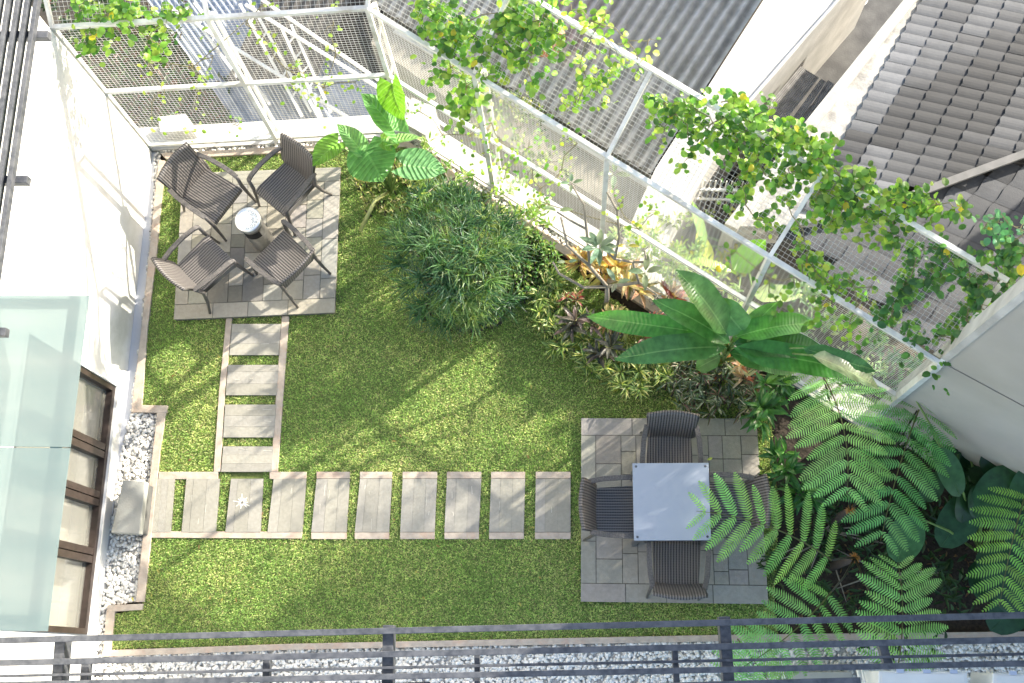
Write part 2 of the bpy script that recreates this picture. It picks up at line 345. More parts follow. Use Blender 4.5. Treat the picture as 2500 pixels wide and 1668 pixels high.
# stepping slabs
def slab(pts, label, caps=(False, False), vert=True, h=0.03):
    c = P(sum(p[0] for p in pts)/4, sum(p[1] for p in pts)/4, 0)
    t = thing('stepping_slab', label, 'paving slab', c, 'grey stone slabs of the garden path')
    TL, TR, BR, BL = [P(x, y, h) for x, y in pts]
    g = Geo(); k = 3; cuts = [0]+sorted(random.choice([(0.22, 0.62), (0.34, 0.68), (0.28, 0.64)]))+[1]
    for i in range(3):
        u0 = cuts[i]+(0.0035 if i else 0); u1 = cuts[i+1]-(0.0035 if i < 2 else 0)
        if vert: q = [TL.lerp(TR, u0), TL.lerp(TR, u1), BL.lerp(BR, u1), BL.lerp(BR, u0)]
        else: q = [TL.lerp(BL, u0), TR.lerp(BR, u0), TR.lerp(BR, u1), TL.lerp(BL, u1)]
        s_ = random.uniform(.93, 1.1); g.prism(q, -0.04, h+random.uniform(-.0015, .0015), (s_, s_, s_*random.uniform(.96, 1.02)))
    g.prism([TL, TR, BR, BL], -.05, h-.004, (.7, .7, .68))
    marks = random.randint(1, 3); cs = (TL+TR+BR+BL)/4; ex = (TR-TL); ey = (BL-TL)
    for _ in range(marks):
        a = cs+ex*random.uniform(-.35, .35)+ey*random.uniform(-.4, .3); dd = (ey if vert else ex)*random.uniform(.04, .2)+Vector((random.uniform(-.01, .01), random.uniform(-.01, .01), 0)); a.z = h+.0018; dd.z = 0; g.beam(a, a+dd, random.uniform(.002, .005), .0008, col=(1.9, 1.9, 1.9))
    if 'splash mark on it' in label:
        a = cs+ex*-.1+ey*-.05; a.z = h+.002
        for k in range(15): an_ = k*.42+random.uniform(-.1, .1); v_ = Vector((math.cos(an_), math.sin(an_), 0)); g.beam(a+v_*.005, a+v_*random.uniform(.03, .10), random.uniform(.005, .011), .0008, col=(2.3, 2.3, 2.3))
    g.build('stone', STONE, t)
    for e, on in enumerate(caps):
        if on:
            y0, y1 = ((1152, 1168) if e == 0 else (1300, 1316)); xl = pts[0 if e == 0 else 3][0]; xr = pts[1 if e == 0 else 2][0]
            g = Geo(); g.prism([P(xl, y0, .027), P(xr, y0, .027), P(xr, y1, .027), P(xl, y1, .027)], -0.04, 0.027); g.build('edging', KERB, t)
tops = [(378, 427, 367, 417), (455, 537, 443, 527), (564, 643, 550, 636), (668, 748, 653, 738), (773, 854, 760, 846), (879, 957, 866, 950), (983, 1067, 977, 1061), (1091, 1175, 1085, 1169), (1199, 1282, 1194, 1279), (1308, 1393, 1306, 1393)]
words = ['first slab of the long row, next to the pebble bed', 'slab second from the pebble bed in the long row, with thin white scratches', 'slab third from the pebble bed with a white splash mark on it',
 'slab below the foot of the side path, right of the splash marked one', 'slab with beige ends, just right of where the side path joins', 'slab with beige ends, fifth from the square table patio counting left',
 'slab with beige ends in the long row, fifth from the right end but one', 'slab with beige ends, third from the table patio', 'slab with beige ends, second from the table patio', 'last slab of the long row, beside the square table patio']
words[5] = 'slab with beige ends, fifth from the table patio'; words[6] = 'slab with beige ends, fourth from the table patio'; words[4] = 'slab with beige ends, sixth from the table patio'
for i, (a, b_, c_, d_) in enumerate(tops):
    slab([(a, 1169), (b_, 1169), (d_, 1299), (c_, 1299)], 'grey stone '+words[i], (i > 3, i > 3))
for (y0, y1, xl0, xl1, xr0, xr1, wd) in [(791, 867, 567, 560, 686, 680, 'nearest the four chairs around the steel bin'), (891, 965, 557, 551, 680, 675, 'second from the patio with the steel bin'), (988, 1068, 550, 545, 674, 668, 'third from the patio with the steel bin'), (1090, 1152, 545, 540, 668, 663, 'at the foot of the side path above the long row')]:
    slab([(xl0, y0), (xr0, y0), (xr1, y1), (xl1, y1)], 'wide grey slab of the side path, '+wd, vert=False)

# patios with a pattern of stone tiles
def patio(name, pts, h, rects, label, dark):
    TL, TR, BR, BL = [P(x, y, h) for x, y in pts]
    def uv(u, v): return TL.lerp(TR, u).lerp(BL.lerp(BR, u), v)
    g = Geo(); g.prism([TL, TR, BR, BL], -0.1, h-0.006, (0.38, 0.38, 0.36))
    for (u0, v0, u1, v1) in rects:
        e = 0.0022; ej = lambda t: e if 0 < t < 1 else -0.002
        q = [uv(u0+ej(u0), v0+ej(v0)), uv(u1-ej(u1), v0+ej(v0)), uv(u1-ej(u1), v1-ej(v1)), uv(u0+ej(u0), v1-ej(v1))]
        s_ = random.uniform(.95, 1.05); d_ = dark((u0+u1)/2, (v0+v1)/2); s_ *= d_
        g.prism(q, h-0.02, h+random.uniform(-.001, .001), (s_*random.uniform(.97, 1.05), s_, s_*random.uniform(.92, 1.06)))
    o = g.build(name, STONE); struct(o); o['label'] = label; return o
def tiling(cols, rseed, b):
    rs = random.Random(rseed); out = []
    for (u0, u1) in zip(cols[:-1], cols[1:]):
        v = b
        while v < 1-b-0.02:
            st = rs.choice([.09, .13, .17, .13]) if (u1-u0) < .12 else rs.choice([.11, .16, .2, .16])
            v2 = min(1-b, v+st)
            if 1-b-v2 < .07: v2 = 1-b
            out.append((u0, v, u1, v2)); v = v2
    return out
def border(b, rs):
    o = []; 
    for vv in ((0, b), (1-b, 1)):
        us = [0, .29+rs*.03, .62, .82, 1] if vv[0] == 0 else [0, .24, .46, .71, 1]
        o += [(a, vv[0], c, vv[1]) for a, c in zip(us[:-1], us[1:])]
    for uu in ((0, b*.85), (1-b, 1)):
        vs = [b, .42, .68, 1-b] if uu[0] == 0 else [b, .2, .5, .77, 1-b]
        o += [(uu[0], a, uu[1], c) for a, c in zip(vs[:-1], vs[1:])]
    return o
rects = border(.095, 0)+tiling([.08075, .225, .31, .45, .6, .72, .8, .905], 3, .095)
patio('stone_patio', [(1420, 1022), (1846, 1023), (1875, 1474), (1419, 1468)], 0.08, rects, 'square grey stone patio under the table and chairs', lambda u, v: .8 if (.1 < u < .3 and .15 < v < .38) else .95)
rects = border(.095, 1)+tiling([.08075, .2, .33, .42, .55, .67, .8, .905], 5, .095)
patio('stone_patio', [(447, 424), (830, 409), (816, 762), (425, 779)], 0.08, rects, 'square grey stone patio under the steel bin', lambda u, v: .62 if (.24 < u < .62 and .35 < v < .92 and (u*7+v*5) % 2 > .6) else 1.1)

# stone step block on the pebbles
g = Geo(); q = [P(300, 1172, .30), P(355, 1175, .30), P(340, 1304, .30), P(270, 1301, .30)]
g.prism(q, .19, 0.30); tag(g.build('stone_block', mat('block_cement', (0.38, 0.38, 0.34), (0.29, 0.29, 0.26), 5, 0.85, 0.3, 60, c3=(0.24, 0.235, 0.2), s3=3), bevel=.008), 'grey cement step block on the white pebbles by the brown window', 'step block')
g = Geo(); cq = sum(q, Vector())/4; g.prism([cq+(p-cq)*.93 for p in q], -.05, .188); sb = bpy.data.objects['stone_block']; sb['_o'] = tuple(sb.location); g.build('base', mat('dark_cement', (.08, .08, .075), (.12, .12, .11), 6, .9), sb)

# grass: short broad blades over the lawn, none on slabs, patios or kerbs
slabs_px = [[(a, 1152), (b_, 1152), (d_, 1316), (c_, 1316)] for a, b_, c_, d_ in tops]
excl = slabs_px+[[(567, 791), (686, 791), (680, 867), (560, 867)], [(557, 891), (680, 891), (675, 965), (551, 965)], [(550, 988), (674, 988), (668, 1068), (545, 1068)], [(545, 1090), (668, 1090), (663, 1152), (540, 1152)],
 [(552, 770), (567, 770), (549, 960), (540, 1152), (521, 1152), (534, 960)], [(688, 770), (706, 770), (692, 960), (680, 1152), (661, 1152), (674, 960)], [(380, 1152), (532, 1152), (531, 1170), (380, 1170)], [(658, 1152), (748, 1152), (747, 1169), (658, 1170)], [(350, 1297), (738, 1298), (737, 1315), (350, 1313)],
 [(1424, 1028), (1842, 1029), (1868, 1468), (1424, 1463)], [(451, 430), (826, 416), (812, 757), (430, 774)], [(340, 1150), (378, 1152), (368, 1316), (340, 1310)]]
NG = 380000
x = rng.uniform(255, 1905, NG); y = rng.uniform(345, 1590, NG)
k = inpoly(x, y, kin)
for e in excl: k &= ~inpoly(x, y, e)
x, y = x[k], y[k]; n = len(x); c = Pn(x, y, 0.0)
def nz(x, y, f, s):
    r_ = np.random.default_rng(s); o = 0
    for i in range(7):
        a = r_.uniform(0, 6.28); o = o+np.sin((x*np.cos(a)+y*np.sin(a))*f*r_.uniform(.6, 1.7)+r_.uniform(0, 6.28))
    return o/3.2
patch = nz(c[:, 0], c[:, 1], 3.2, 1)*.6+nz(c[:, 0], c[:, 1], 9, 2)*.5
u = rng.random(n)
base = np.array([0.235, 0.355, 0.09])[None]*rng.uniform(.75, 1.25, (n, 1))
yel = np.array([0.50, 0.53, 0.21])[None]*rng.uniform(.75, 1.25, (n, 1)); dk = np.array([0.15, 0.26, 0.06])[None]*rng.uniform(.7, 1.2, (n, 1)); dead = np.array([0.42, 0.33, 0.19])[None]*rng.uniform(.6, 1.2, (n, 1))
py_ = 0.30+0.22*patch; gc = base.copy()
gc = np.where((u < py_)[:, None], yel, gc); gc = np.where(((u > .80+.1*patch) & (u < .955))[:, None], dk, gc); gc = np.where((u > .955+.02*np.sign(-patch))[:, None], dead, gc)
L = rng.uniform(.012, .030, n); W_ = rng.uniform(.0035, .0065, n); az = rng.uniform(0, 6.28, n); tilt = rng.uniform(.25, 1.1, n)
dx, dy = np.cos(az), np.sin(az); up = np.sin(tilt); ho = np.cos(tilt)
z0 = rng.uniform(-.003, .013, n)
b0 = np.stack([c[:, 0]-dy*W_*.5, c[:, 1]+dx*W_*.5, z0], 1); b1 = np.stack([c[:, 0]+dy*W_*.5, c[:, 1]-dx*W_*.5, z0], 1)
mx_, my_, mz_ = c[:, 0]+dx*ho*L*.55, c[:, 1]+dy*ho*L*.55, z0+up*L*.75
m0 = np.stack([mx_+dy*W_*.6, my_-dx*W_*.6, mz_], 1); m1 = np.stack([mx_-dy*W_*.6, my_+dx*W_*.6, mz_], 1)
tp = np.stack([c[:, 0]+dx*L*ho*1.2, c[:, 1]+dy*L*ho*1.2, z0+up*L], 1); tp2 = tp+np.stack([dy*W_*.12, -dx*W_*.12, 0*dx], 1)
V = np.stack([b0, b1, m0, m1, tp2, tp], 1).reshape(-1, 3); i6 = (np.arange(n)*6)[:, None]
Q = np.concatenate([i6+np.array([[0, 1, 2, 3]]), i6+np.array([[3, 2, 4, 5]])], 1).reshape(-1, 4)
o = np_mesh('grass', V, Q, np.repeat(gc, 2, 0), GRASSM); o['kind'] = 'stuff'; tag(o, 'short broad-bladed green lawn with yellow patches', 'grass')
# ------------------------------------------------------------------ wicker chairs
def wicker():
    m, n, l, b = new_mat('wicker')
    tc = N(n, 'ShaderNodeTexCoord'); 
    wv = N(n, 'ShaderNodeTexWave', wave_type='BANDS', bands_direction='X'); wv.inputs['Scale'].default_value = 11.5; wv.inputs['Distortion'].default_value = 0.15
    w2 = N(n, 'ShaderNodeTexWave', wave_type='BANDS', bands_direction='DIAGONAL'); 
    mp = N(n, 'ShaderNodeMapping'); mp.inputs['Scale'].default_value = (0, 1, 1); l.new(tc.outputs['Object'], mp.inputs[0]); l.new(mp.outputs[0], w2.inputs['Vector']); w2.inputs['Scale'].default_value = 26
    l.new(tc.outputs['Object'], wv.inputs['Vector'])
    mm = N(n, 'ShaderNodeMath', operation='MULTIPLY_ADD'); l.new(w2.outputs[1], mm.inputs[0]); mm.inputs[1].default_value = 0.16; l.new(wv.outputs[1], mm.inputs[2])
    rp = N(n, 'ShaderNodeValToRGB'); rp.color_ramp.elements[0].color = (0.018, 0.0165, 0.0165, 1); rp.color_ramp.elements[0].position = .12; rp.color_ramp.elements[1].color = (0.15, 0.137, 0.128, 1); rp.color_ramp.elements[1].position = .75
    l.new(mm.outputs[0], rp.inputs[0]); l.new(rp.outputs[0], b.inputs['Base Color']); b.inputs['Roughness'].default_value = .5
    bp = N(n, 'ShaderNodeBump'); bp.inputs['Strength'].default_value = .7; bp.inputs['Distance'].default_value = .004; l.new(mm.outputs[0], bp.inputs['Height']); l.new(bp.outputs[0], b.inputs['Normal'])
    return m
WICK = wicker(); WFRAME = mat('wicker_frame', (0.065, 0.059, 0.055), (0.12, 0.11, 0.102), 70, 0.5, 0.5, 150)
def grid(g, fn, nu, nv, thick, nrm):
    vs = []; 
    for s_ in (0, 1):
        for j in range(nv+1):
            for i in range(nu+1):
                p = fn(i/nu, j/nv); vs.append(p-nrm*thick*s_)
    k = (nu+1)*(nv+1); f = []
    for j in range(nv):
        for i in range(nu):
            a = j*(nu+1)+i; f.append((a, a+1, a+nu+2, a+nu+1)); f.append((k+a, k+a+nu+1, k+a+nu+2, k+a+1))
    for i in range(nu):
        f.append((i+1, i, k+i, k+i+1)); a = nv*(nu+1)+i; f.append((a, a+1, k+a+1, k+a))
    for j in range(nv):
        a = j*(nu+1); f.append((a, a+nu+1, k+a+nu+1, k+a)); a += nu; f.append((a+nu+1, a, k+a, k+a+nu+1))
    g.add(vs, f)
def make_chair():
    t = thing('wicker_armchair', 'x', 'chair', (0, 0, 0), 'dark grey wicker armchairs in the garden')
    g = Geo()
    grid(g, lambda u, v: Vector(((u-.5)*(.43+.05*v), -.225+.47*v, .425+.012*v-.018*math.sin(math.pi*u)*math.sin(math.pi*v)-.03*max(0, v-.85)/.15)), 10, 12, .075, Vector((0, 0, 1)))
    g.build('seat', WICK, t, smooth=False)
    g = Geo()
    def bk(u, v):
        x = (u-.5)*(.44+.075*v); top = .014*math.sin(math.pi*u)*v
        return Vector((x, -.205-.055*v-.075*v*v-.032*math.sin(math.pi*u)*(.35+.65*v), .40+.455*v+top))
    grid(g, bk, 14, 12, .03, Vector((0, 1, .1)).normalized()); g.build('backrest', WICK, t, smooth=True)
    for s_ in (-1, 1):
        g = Geo(); pts = [Vector((s_*.245, -.285, .66)), Vector((s_*.272, -.15, .665)), Vector((s_*.285, .03, .66)), Vector((s_*.285, .18, .635)), Vector((s_*.28, .225, .61))]
        for a, b_ in zip(pts[:-1], pts[1:]): g.beam(a, b_+(b_-a)*.04, .05, .026)
        g.build('arm', WFRAME, t, bevel=.004)
        g = Geo(); g.tube([Vector((s_*.28, .228, .615)), Vector((s_*.268, .236, .42)), Vector((s_*.272, .262, .2)), Vector((s_*.28, .29, 0))], [.02, .022, .018, .014], 8); g.build('leg', WFRAME, t, smooth=True)
        g = Geo(); g.tube([Vector((s_*.25, -.275, .67)), Vector((s_*.238, -.228, .44)), Vector((s_*.245, -.27, .2)), Vector((s_*.26, -.335, 0))], [.014, .022, .018, .014], 8); g.build('leg', WFRAME, t, smooth=True)
    return t
chair0 = make_chair()
PATH_ = .08
def put_chair(first, px, py, fx, fy, label):
    c = chair0 if first else copy_tree(chair0)
    a = P(px, py, .51); b_ = P(px+fx*.2, py+fy*.2, .51); d = (b_-a).normalized()
    c.location = (a.x, a.y, PATH_); c.rotation_euler = (0, 0, math.atan2(d.y, d.x)-math.pi/2); c['label'] = label
    c['_o'] = (0, 0, 0); return c
put_chair(True, 512, 472, 220, 143, 'wicker armchair with striped shadows across its back, in the corner by the white wall')
put_chair(False, 697, 457, -190, 200, 'wicker armchair beside the big elephant ear leaves, turned towards the steel bin')
put_chair(False, 500, 645, 208, -195, 'wicker armchair below the steel bin on the side of the white wall')
put_chair(False, 692, 632, -210, -185, 'wicker armchair seen from behind, between the steel bin and the open lawn')
put_chair(False, 1635, 1118, 0, 1, 'wicker armchair at the side of the square table nearest the striped plants')
put_chair(False, 1652, 1370, 0, -1, 'wicker armchair at the side of the square table nearest the railing')
put_chair(False, 1509, 1244, 1, 0, 'wicker armchair at the side of the square table facing the lawn path')
put_chair(False, 1768, 1237, -1, 0, 'wicker armchair at the square table partly hidden under a fern frond')

# table
tc_ = P(1640, 1225, .78); q = [P(1544, 1131, .80), P(1730, 1130, .80), P(1736, 1319, .80), P(1548, 1320, .80)]
ctr = sum(q, Vector())/4; t = thing('square_table', 'square pale blue-grey topped table among four wicker armchairs', 'table', (ctr.x, ctr.y, .08))
g = Geo(); g.prism(q, .775, .80); g.build('table_top', TABLE, t, bevel=.003)
g = Geo(); q2 = [ctr+(p-ctr)*.955 for p in q]
for i in range(4): g.beam(Vector((*q2[i].xy, .745)), Vector((*q2[(i+1)%4].xy, .745)), .03, .056)
g.build('table_frame', GSTEEL, t)
for i in range(4):
    a = ctr+(q[i]-ctr)*.9; g = Geo(); g.box((a.x-.025, a.y-.025, .08), (a.x+.025, a.y+.025, .716)); g.build('leg', GSTEEL, t, bevel=.003)
    a = ctr+(q[i]-ctr)*.91; g = Geo(); g.lathe([(.012, 0), (.012, .004), (.008, .006)], (a.x, a.y, .8005), 16); g.build('corner_bolt', GSTEEL, t)
# leaf lying by the table corner
# steel ash bin
bc = P(644, 590, .08); t = thing('steel_ash_bin', 'round stainless steel litter bin with perforated ash tray lid', 'bin', (bc.x, bc.y, .08))
g = Geo(); g.lathe([(.118, 0), (.122, .01), (.122, .6), (.118, .61)], (bc.x, bc.y, .08), 48); g.build('body', STEEL, t, smooth=False)
shade(t.children[0])
g = Geo(); g.lathe([(.137, .60), (.142, .61), (.142, .655), (.134, .67), (.112, .668), (.106, .655), (.104, .645)], (bc.x, bc.y, .08), 48, cap=False); g.build('rim', mat('bright_steel', (.8, .8, .8), (.72, .72, .72), 30, .3, metal=.85), t, smooth=True)
def perf():
    m, n, l, b = new_mat('ash_tray_grit'); ge = N(n, 'ShaderNodeNewGeometry'); v = N(n, 'ShaderNodeTexVoronoi'); v.inputs['Scale'].default_value = 75; l.new(ge.outputs['Position'], v.inputs['Vector'])
    rp = N(n, 'ShaderNodeValToRGB'); rp.color_ramp.elements[0].color = (.16, .17, .17, 1); rp.color_ramp.elements[1].color = (.78, .8, .8, 1); rp.color_ramp.elements[0].position = .28; rp.color_ramp.elements[1].position = .5
    l.new(v.outputs[0], rp.inputs[0]); l.new(rp.outputs[0], b.inputs['Base Color']); b.inputs['Roughness'].default_value = .5; return m
g = Geo(); g.lathe([(.106, .64), (.106, .652), (.06, .656), (.001, .657)], (bc.x, bc.y, .08), 40); g.build('ash_tray', perf(), t)
# slot faces the camera side (towards the window wall corner below)
g = Geo(); a0 = math.atan2(-1, .12); vs = []; n_ = 16
for j in range(2):
    for i in range(n_+1):
        a = a0-.75+1.5*i/n_; zz = .08+(.395, .535)[j]; vs.append((bc.x+.1245*math.cos(a), bc.y+.1245*math.sin(a), zz))
g.add(vs, [(i, i+1, n_+2+i, n_+1+i) for i in range(n_)]); g.build('slot', BLACK, t)

# ------------------------------------------------------------------ white wall with window, glass canopy, sun louvres
wd = (WB1-WB0).normalized(); wn = Vector((wd.y, -wd.x, 0))
if wn.x < 0: wn = -wn                                          # towards the garden
house = thing('white_house', 'tall white rendered house wall in full sun with brown window', 'building', (WB0.x, WB0.y, -.05))
WTOP = 9.5
def onwall(px, py, off=0.0): 
    n = wn; d = ray(px, py); return CAMP + d*(((WB0+wn*off-CAMP).dot(n))/d.dot(n))
# window corners in wall coordinates
def wc(p): return ((p-WB0).dot(wd), p.z)
win = [wc(onwall(275, 938)), wc(onwall(190, 895)), wc(onwall(180, 1549)), wc(onwall(95, 1541))]
s0 = (win[0][0]+win[1][0])/2; s1 = (win[2][0]+win[3][0])/2; z0_ = min(win[0][1], win[2][1]); print('WINDOW', win, s0, s1)
z0_ = .30; z1_ = 2.35
g = Geo()
def wp(s_, z, off=0.0): p = WB0+wd*s_+wn*off; return Vector((p.x, p.y, z))
SA, SB = -.12, 7.5
def wbox(g, sa, sb, za, zb, o0, o1, col=(1, 1, 1)):
    vs = [wp(sa, za, o0), wp(sb, za, o0), wp(sb, za, o1), wp(sa, za, o1), wp(sa, zb, o0), wp(sb, zb, o0), wp(sb, zb, o1), wp(sa, zb, o1)]
    g.add(vs, [(3,2,1,0),(4,5,6,7),(0,1,5,4),(1,2,6,5),(2,3,7,6),(3,0,4,7)], col)
wbox(g, SA, s0, -.1, WTOP, -.35, 0); wbox(g, s1, SB, -.1, WTOP, -.35, 0); wbox(g, s0, s1, -.1, z0_, -.35, 0); wbox(g, s0, s1, z1_, WTOP, -.35, 0)
g.build('wall', WHITE, house)
g = Geo(); wbox(g, SA+.05, SB, -.1, WTOP-.3, -4.5, -.36); g.build('rear_volume', WHITE, house)
# interior panel (pale blind) and window
win_o = Geo(); fw = .055
for (sa, sb, za, zb) in [(s0, s1, z0_, z0_+.07), (s0, s1, z1_-.07, z1_), (s0, s0+.06, z0_+.07, z1_-.07), (s1-.06, s1, z0_+.07, z1_-.07)]: wbox(win_o, sa, sb, za, zb, -.09, .018)
mull = [wc(onwall(241, 1096))[0], wc(onwall(228, 1214))[0], wc(onwall(214, 1354))[0]]; print('MULL', mull, s0, s1)
for s_ in mull: wbox(win_o, s_-.075, s_-.006, z0_+.07, z1_-.07, -.09, .012); wbox(win_o, s_+.006, s_+.075, z0_+.07, z1_-.07, -.09, .012)
fr = win_o.build('window_frame', BROWNF, house)
def glassmat(name, col, rough=.03, a=.35):
    m, n, l, b = new_mat(name); b.inputs['Base Color'].default_value = (*col, 1); b.inputs['Roughness'].default_value = rough; b.inputs['Specular IOR Level'].default_value = .8
    tr = N(n, 'ShaderNodeBsdfTransparent'); ms = N(n, 'ShaderNodeMixShader'); ms.inputs[0].default_value = a
    l.new(tr.outputs[0], ms.inputs[1]); l.new(b.outputs[0], ms.inputs[2]); l.new(ms.outputs[0], n['Material Output'].inputs[0]); return m
edges = [s0+.06]+[q for s_ in mull for q in (s_-.075, s_+.075)]+[s1-.06]
WG = glassmat('window_glass', (.30, .30, .27), .02, .35)
for i in range(4):
    g = Geo(); wbox(g, edges[2*i], edges[2*i+1], z0_+.07, z1_-.07, -.062, -.05); pn = g.build('window_pane', WG, fr, origin=house['_o'])
g = Geo(); wbox(g, s0, s1, z0_, z1_, -.34, -.30); g.build('blind', mat('window_blind', (.50, .48, .40), (.56, .54, .46), 1.5, .9), house)
g = Geo(); wbox(g, s0-.03, s1+.03, z1_+.0, z1_+.03, 0.002, .03); g.build('window_trim', WHITE, house)
g = Geo(); wbox(g, s0-.02, s0-.001, z0_-.03, z1_+.0, 0.002, .035); wbox(g, s0-.02, s1+.03, z0_-.03, z0_-.001, .002, .045); g.build('window_sill', WHITE, house)
# glass canopy
HCN = 3.0
def canopy():
    m, n, l, b = new_mat('frosted_glass'); b.inputs['Base Color'].default_value = (.23, .29, .295, 1); b.inputs['Roughness'].default_value = .25; b.inputs['Specular IOR Level'].default_value = .6
    ge = N(n, 'ShaderNodeNewGeometry'); ns = N(n, 'ShaderNodeTexNoise'); ns.inputs['Scale'].default_value = 1.2; ns.inputs['Detail'].default_value = 6
    mp = N(n, 'ShaderNodeMapping'); mp.inputs['Scale'].default_value = (.4, 2.2, 1); l.new(ge.outputs['Position'], mp.inputs[0]); l.new(mp.outputs[0], ns.inputs['Vector'])
    rp = N(n, 'ShaderNodeValToRGB'); rp.color_ramp.elements[0].color = (.20, .27, .28, 1); rp.color_ramp.elements[1].color = (.27, .32, .32, 1); rp.color_ramp.elements[0].position = .35; rp.color_ramp.elements[1].position = .7
    l.new(ns.outputs[0], rp.inputs[0]); l.new(rp.outputs[0], b.inputs['Base Color'])
    tl = N(n, 'ShaderNodeBsdfTranslucent'); tl.inputs[0].default_value = (.26, .33, .335, 1); tr = N(n, 'ShaderNodeBsdfTransparent'); tr.inputs[0].default_value = (.86, .95, .94, 1)
    m1 = N(n, 'ShaderNodeMixShader'); m1.inputs[0].default_value = .35; l.new(b.outputs[0], m1.inputs[1]); l.new(tl.outputs[0], m1.inputs[2])
    m2 = N(n, 'ShaderNodeMixShader'); m2.inputs[0].default_value = .28; l.new(m1.outputs[0], m2.inputs[1]); l.new(tr.outputs[0], m2.inputs[2]); l.new(m2.outputs[0], n['Material Output'].inputs[0]); return m
FG = canopy(); gp = wc(P(197, 885, HCN)); 
oc = (P(197, 885, HCN)-WB0).dot(wn); sa = wc(P(205, 722, HCN))[0]; sm = wc(P(169, 1093, HCN))[0]; se = wc(P(92, 1541, HCN))[0]; print('CANOPY off', oc, sa, sm, se)
t = thing('glass_canopy', 'pale green frosted glass canopy over the brown window', 'canopy', tuple(wp((sa+se)/2, HCN, 0)))
for a_, b_ in ((sa, sm-.005), (sm+.005, se)):
    g = Geo(); wbox(g, a_, b_, HCN-.012, HCN, 0.02, oc); g.build('glass_panel', FG, t)
FRM = mat('canopy_frame', (.05, .11, .14), (.07, .14, .17), 6, .5)
g = Geo(); i_ = .10
wbox(g, sa, se, HCN-.07, HCN-.013, oc-i_-.075, oc-i_); wbox(g, sa+.02, sa+.1, HCN-.07, HCN-.013, .0, oc-i_-.077); wbox(g, se-.12, se-.04, HCN-.07, HCN-.013, .0, oc-i_-.077); g.build('frame', FRM, t)
# louvre bars high on the wall
HL = 5.6
bars = [((105, 0), (0, 699)), ((77, 0), (-32, 699)), ((50, 0), (-62, 699)), ((22, 0), (-92, 699))]
t = thing('sun_louvre', 'grey steel louvre bars on brackets high on the white wall', 'louvre', tuple(wp(1, HL, 0)))
o1 = (P(105, 0, HL)-WB0).dot(wn); sB0 = -2.0; sB1 = wc(P(-40, 1000, HL))[0]; print('LOUVRE off', o1)
for k in range(5):
    off = o1-.035-k*.062; g = Geo(); A = wp(sB0, HL, off); B = wp(sB1, HL, off); g.beam(A, B, .03, .05); g.build('louvre_bar', GSTEEL, t, bevel=.003)
for py in (78, 433, 806):
    pxx = {78: 60, 433: 20, 806: -10}[py]; s_ = wc(P(pxx, py, HL))[0]
    g = Geo(); g.beam(wp(s_, HL-.055, .0), wp(s_, HL-.055, o1+.05), .05, .055)
    g.beam(wp(s_+.03, HL-.5, .0), wp(s_+.03, HL-.085, o1*.55), .03, .04); g.build('bracket', GSTEEL, t, bevel=.003)
# downpipe-coloured corner post on the wall
# ------------------------------------------------------------------ railing of horizontal bars at the bottom
HR = 4.0
rl = thing('steel_railing', 'dark grey steel railing of long horizontal bars above the pebble bed', 'railing', tuple(P(1250, 1600, HR)))
def pbar(pts, w_, th, dz, nm='rail'):
    g = Geo(); q = [P(x, y, HR+dz) for x, y in pts]
    A, B = q[0], q[-1]; d = (B-A).normalized()
    g.beam(A, B, w_, th, col=(1, 1, 1)); g.build(nm, GSTEEL, rl, bevel=.003)
sc = pxm(1250, 1580, HR)
def ln(y0, y1): return [(-60, y0+(y0-y1)*.024), (2560, y1-(y0-y1)*.024)]
pbar(ln(1564, 1502), 15*sc, .04, 0); pbar(ln(1619, 1562), 15*sc, .04, 0); pbar(ln(1651, 1597), 7*sc, .03, -.03, 'thin_rail'); pbar(ln(1672, 1620), 14*sc, .04, 0)
pbar([(-60, 1706), (1050, 1668)], 7*sc, .03, -.03, 'thin_rail'); pbar([(-60, 1722), (2100, 1661)], 14*sc, .04, 0)
for a, b_, w_ in (((156, 1552), (141, 1740), 27), ((951, 1527), (947, 1740), 27), ((1766, 1506), (1782, 1740), 27)):
    g = Geo(); g.beam(P(*a, HR-.1), P(*b_, HR-.1), w_*sc, .12); g.build('post', GSTEEL, rl, bevel=.003)
for a, b_, w_ in (((213, 1613), (203, 1740), 20), ((653, 1600), (650, 1740), 17), ((1165, 1584), (1166, 1740), 13), ((1646, 1574), (1656, 1740), 14), ((2150, 1566), (2168, 1626), 21)):
    g = Geo(); g.beam(P(*a, HR-.1), P(*b_, HR-.1), w_*sc, .07); g.build('strut', GSTEEL, rl, bevel=.003)
# ------------------------------------------------------------------ mesh fence
Z0, Z1, Z2 = .1, 1.38, 2.64; OUT, ZT = .65, Z2+.57
fence = thing('mesh_fence', 'tall white steel fence with square wire mesh and a leaning top', 'fence', (C0.x, C0.y, 0))
def at(p, z, n=None, o=0): q = p+(n*o if n is not None else Vector()); return Vector((q.x, q.y, z))
def rail(p0, p1, z, w_=.042, n=None, o=0): g = Geo(); g.beam(at(p0, z, n, o), at(p1, z, n, o), w_, w_); g.build('rail', WSTEEL, fence)
for z in (Z0, Z1, Z2): rail(C0, E0, z); rail(A0, C0, z)
nb = (fn+an).normalized(); CT = C0+nb*(OUT/nb.dot(fn))
g = Geo(); g.beam(at(CT, ZT), at(E0+fn*OUT, ZT), .042, .042); g.build('rail', WSTEEL, fence)
A0T = A0+an*OUT; g = Geo(); g.beam(at(A0T, ZT), at(CT, ZT), .042, .042); g.build('rail', WSTEEL, fence)
postB = [P(1205, 453, .1), P(1466, 623, .1), P(1789, 817, .1)]
postB = [C0+fd*((p-C0).dot(fd)) for p in postB]
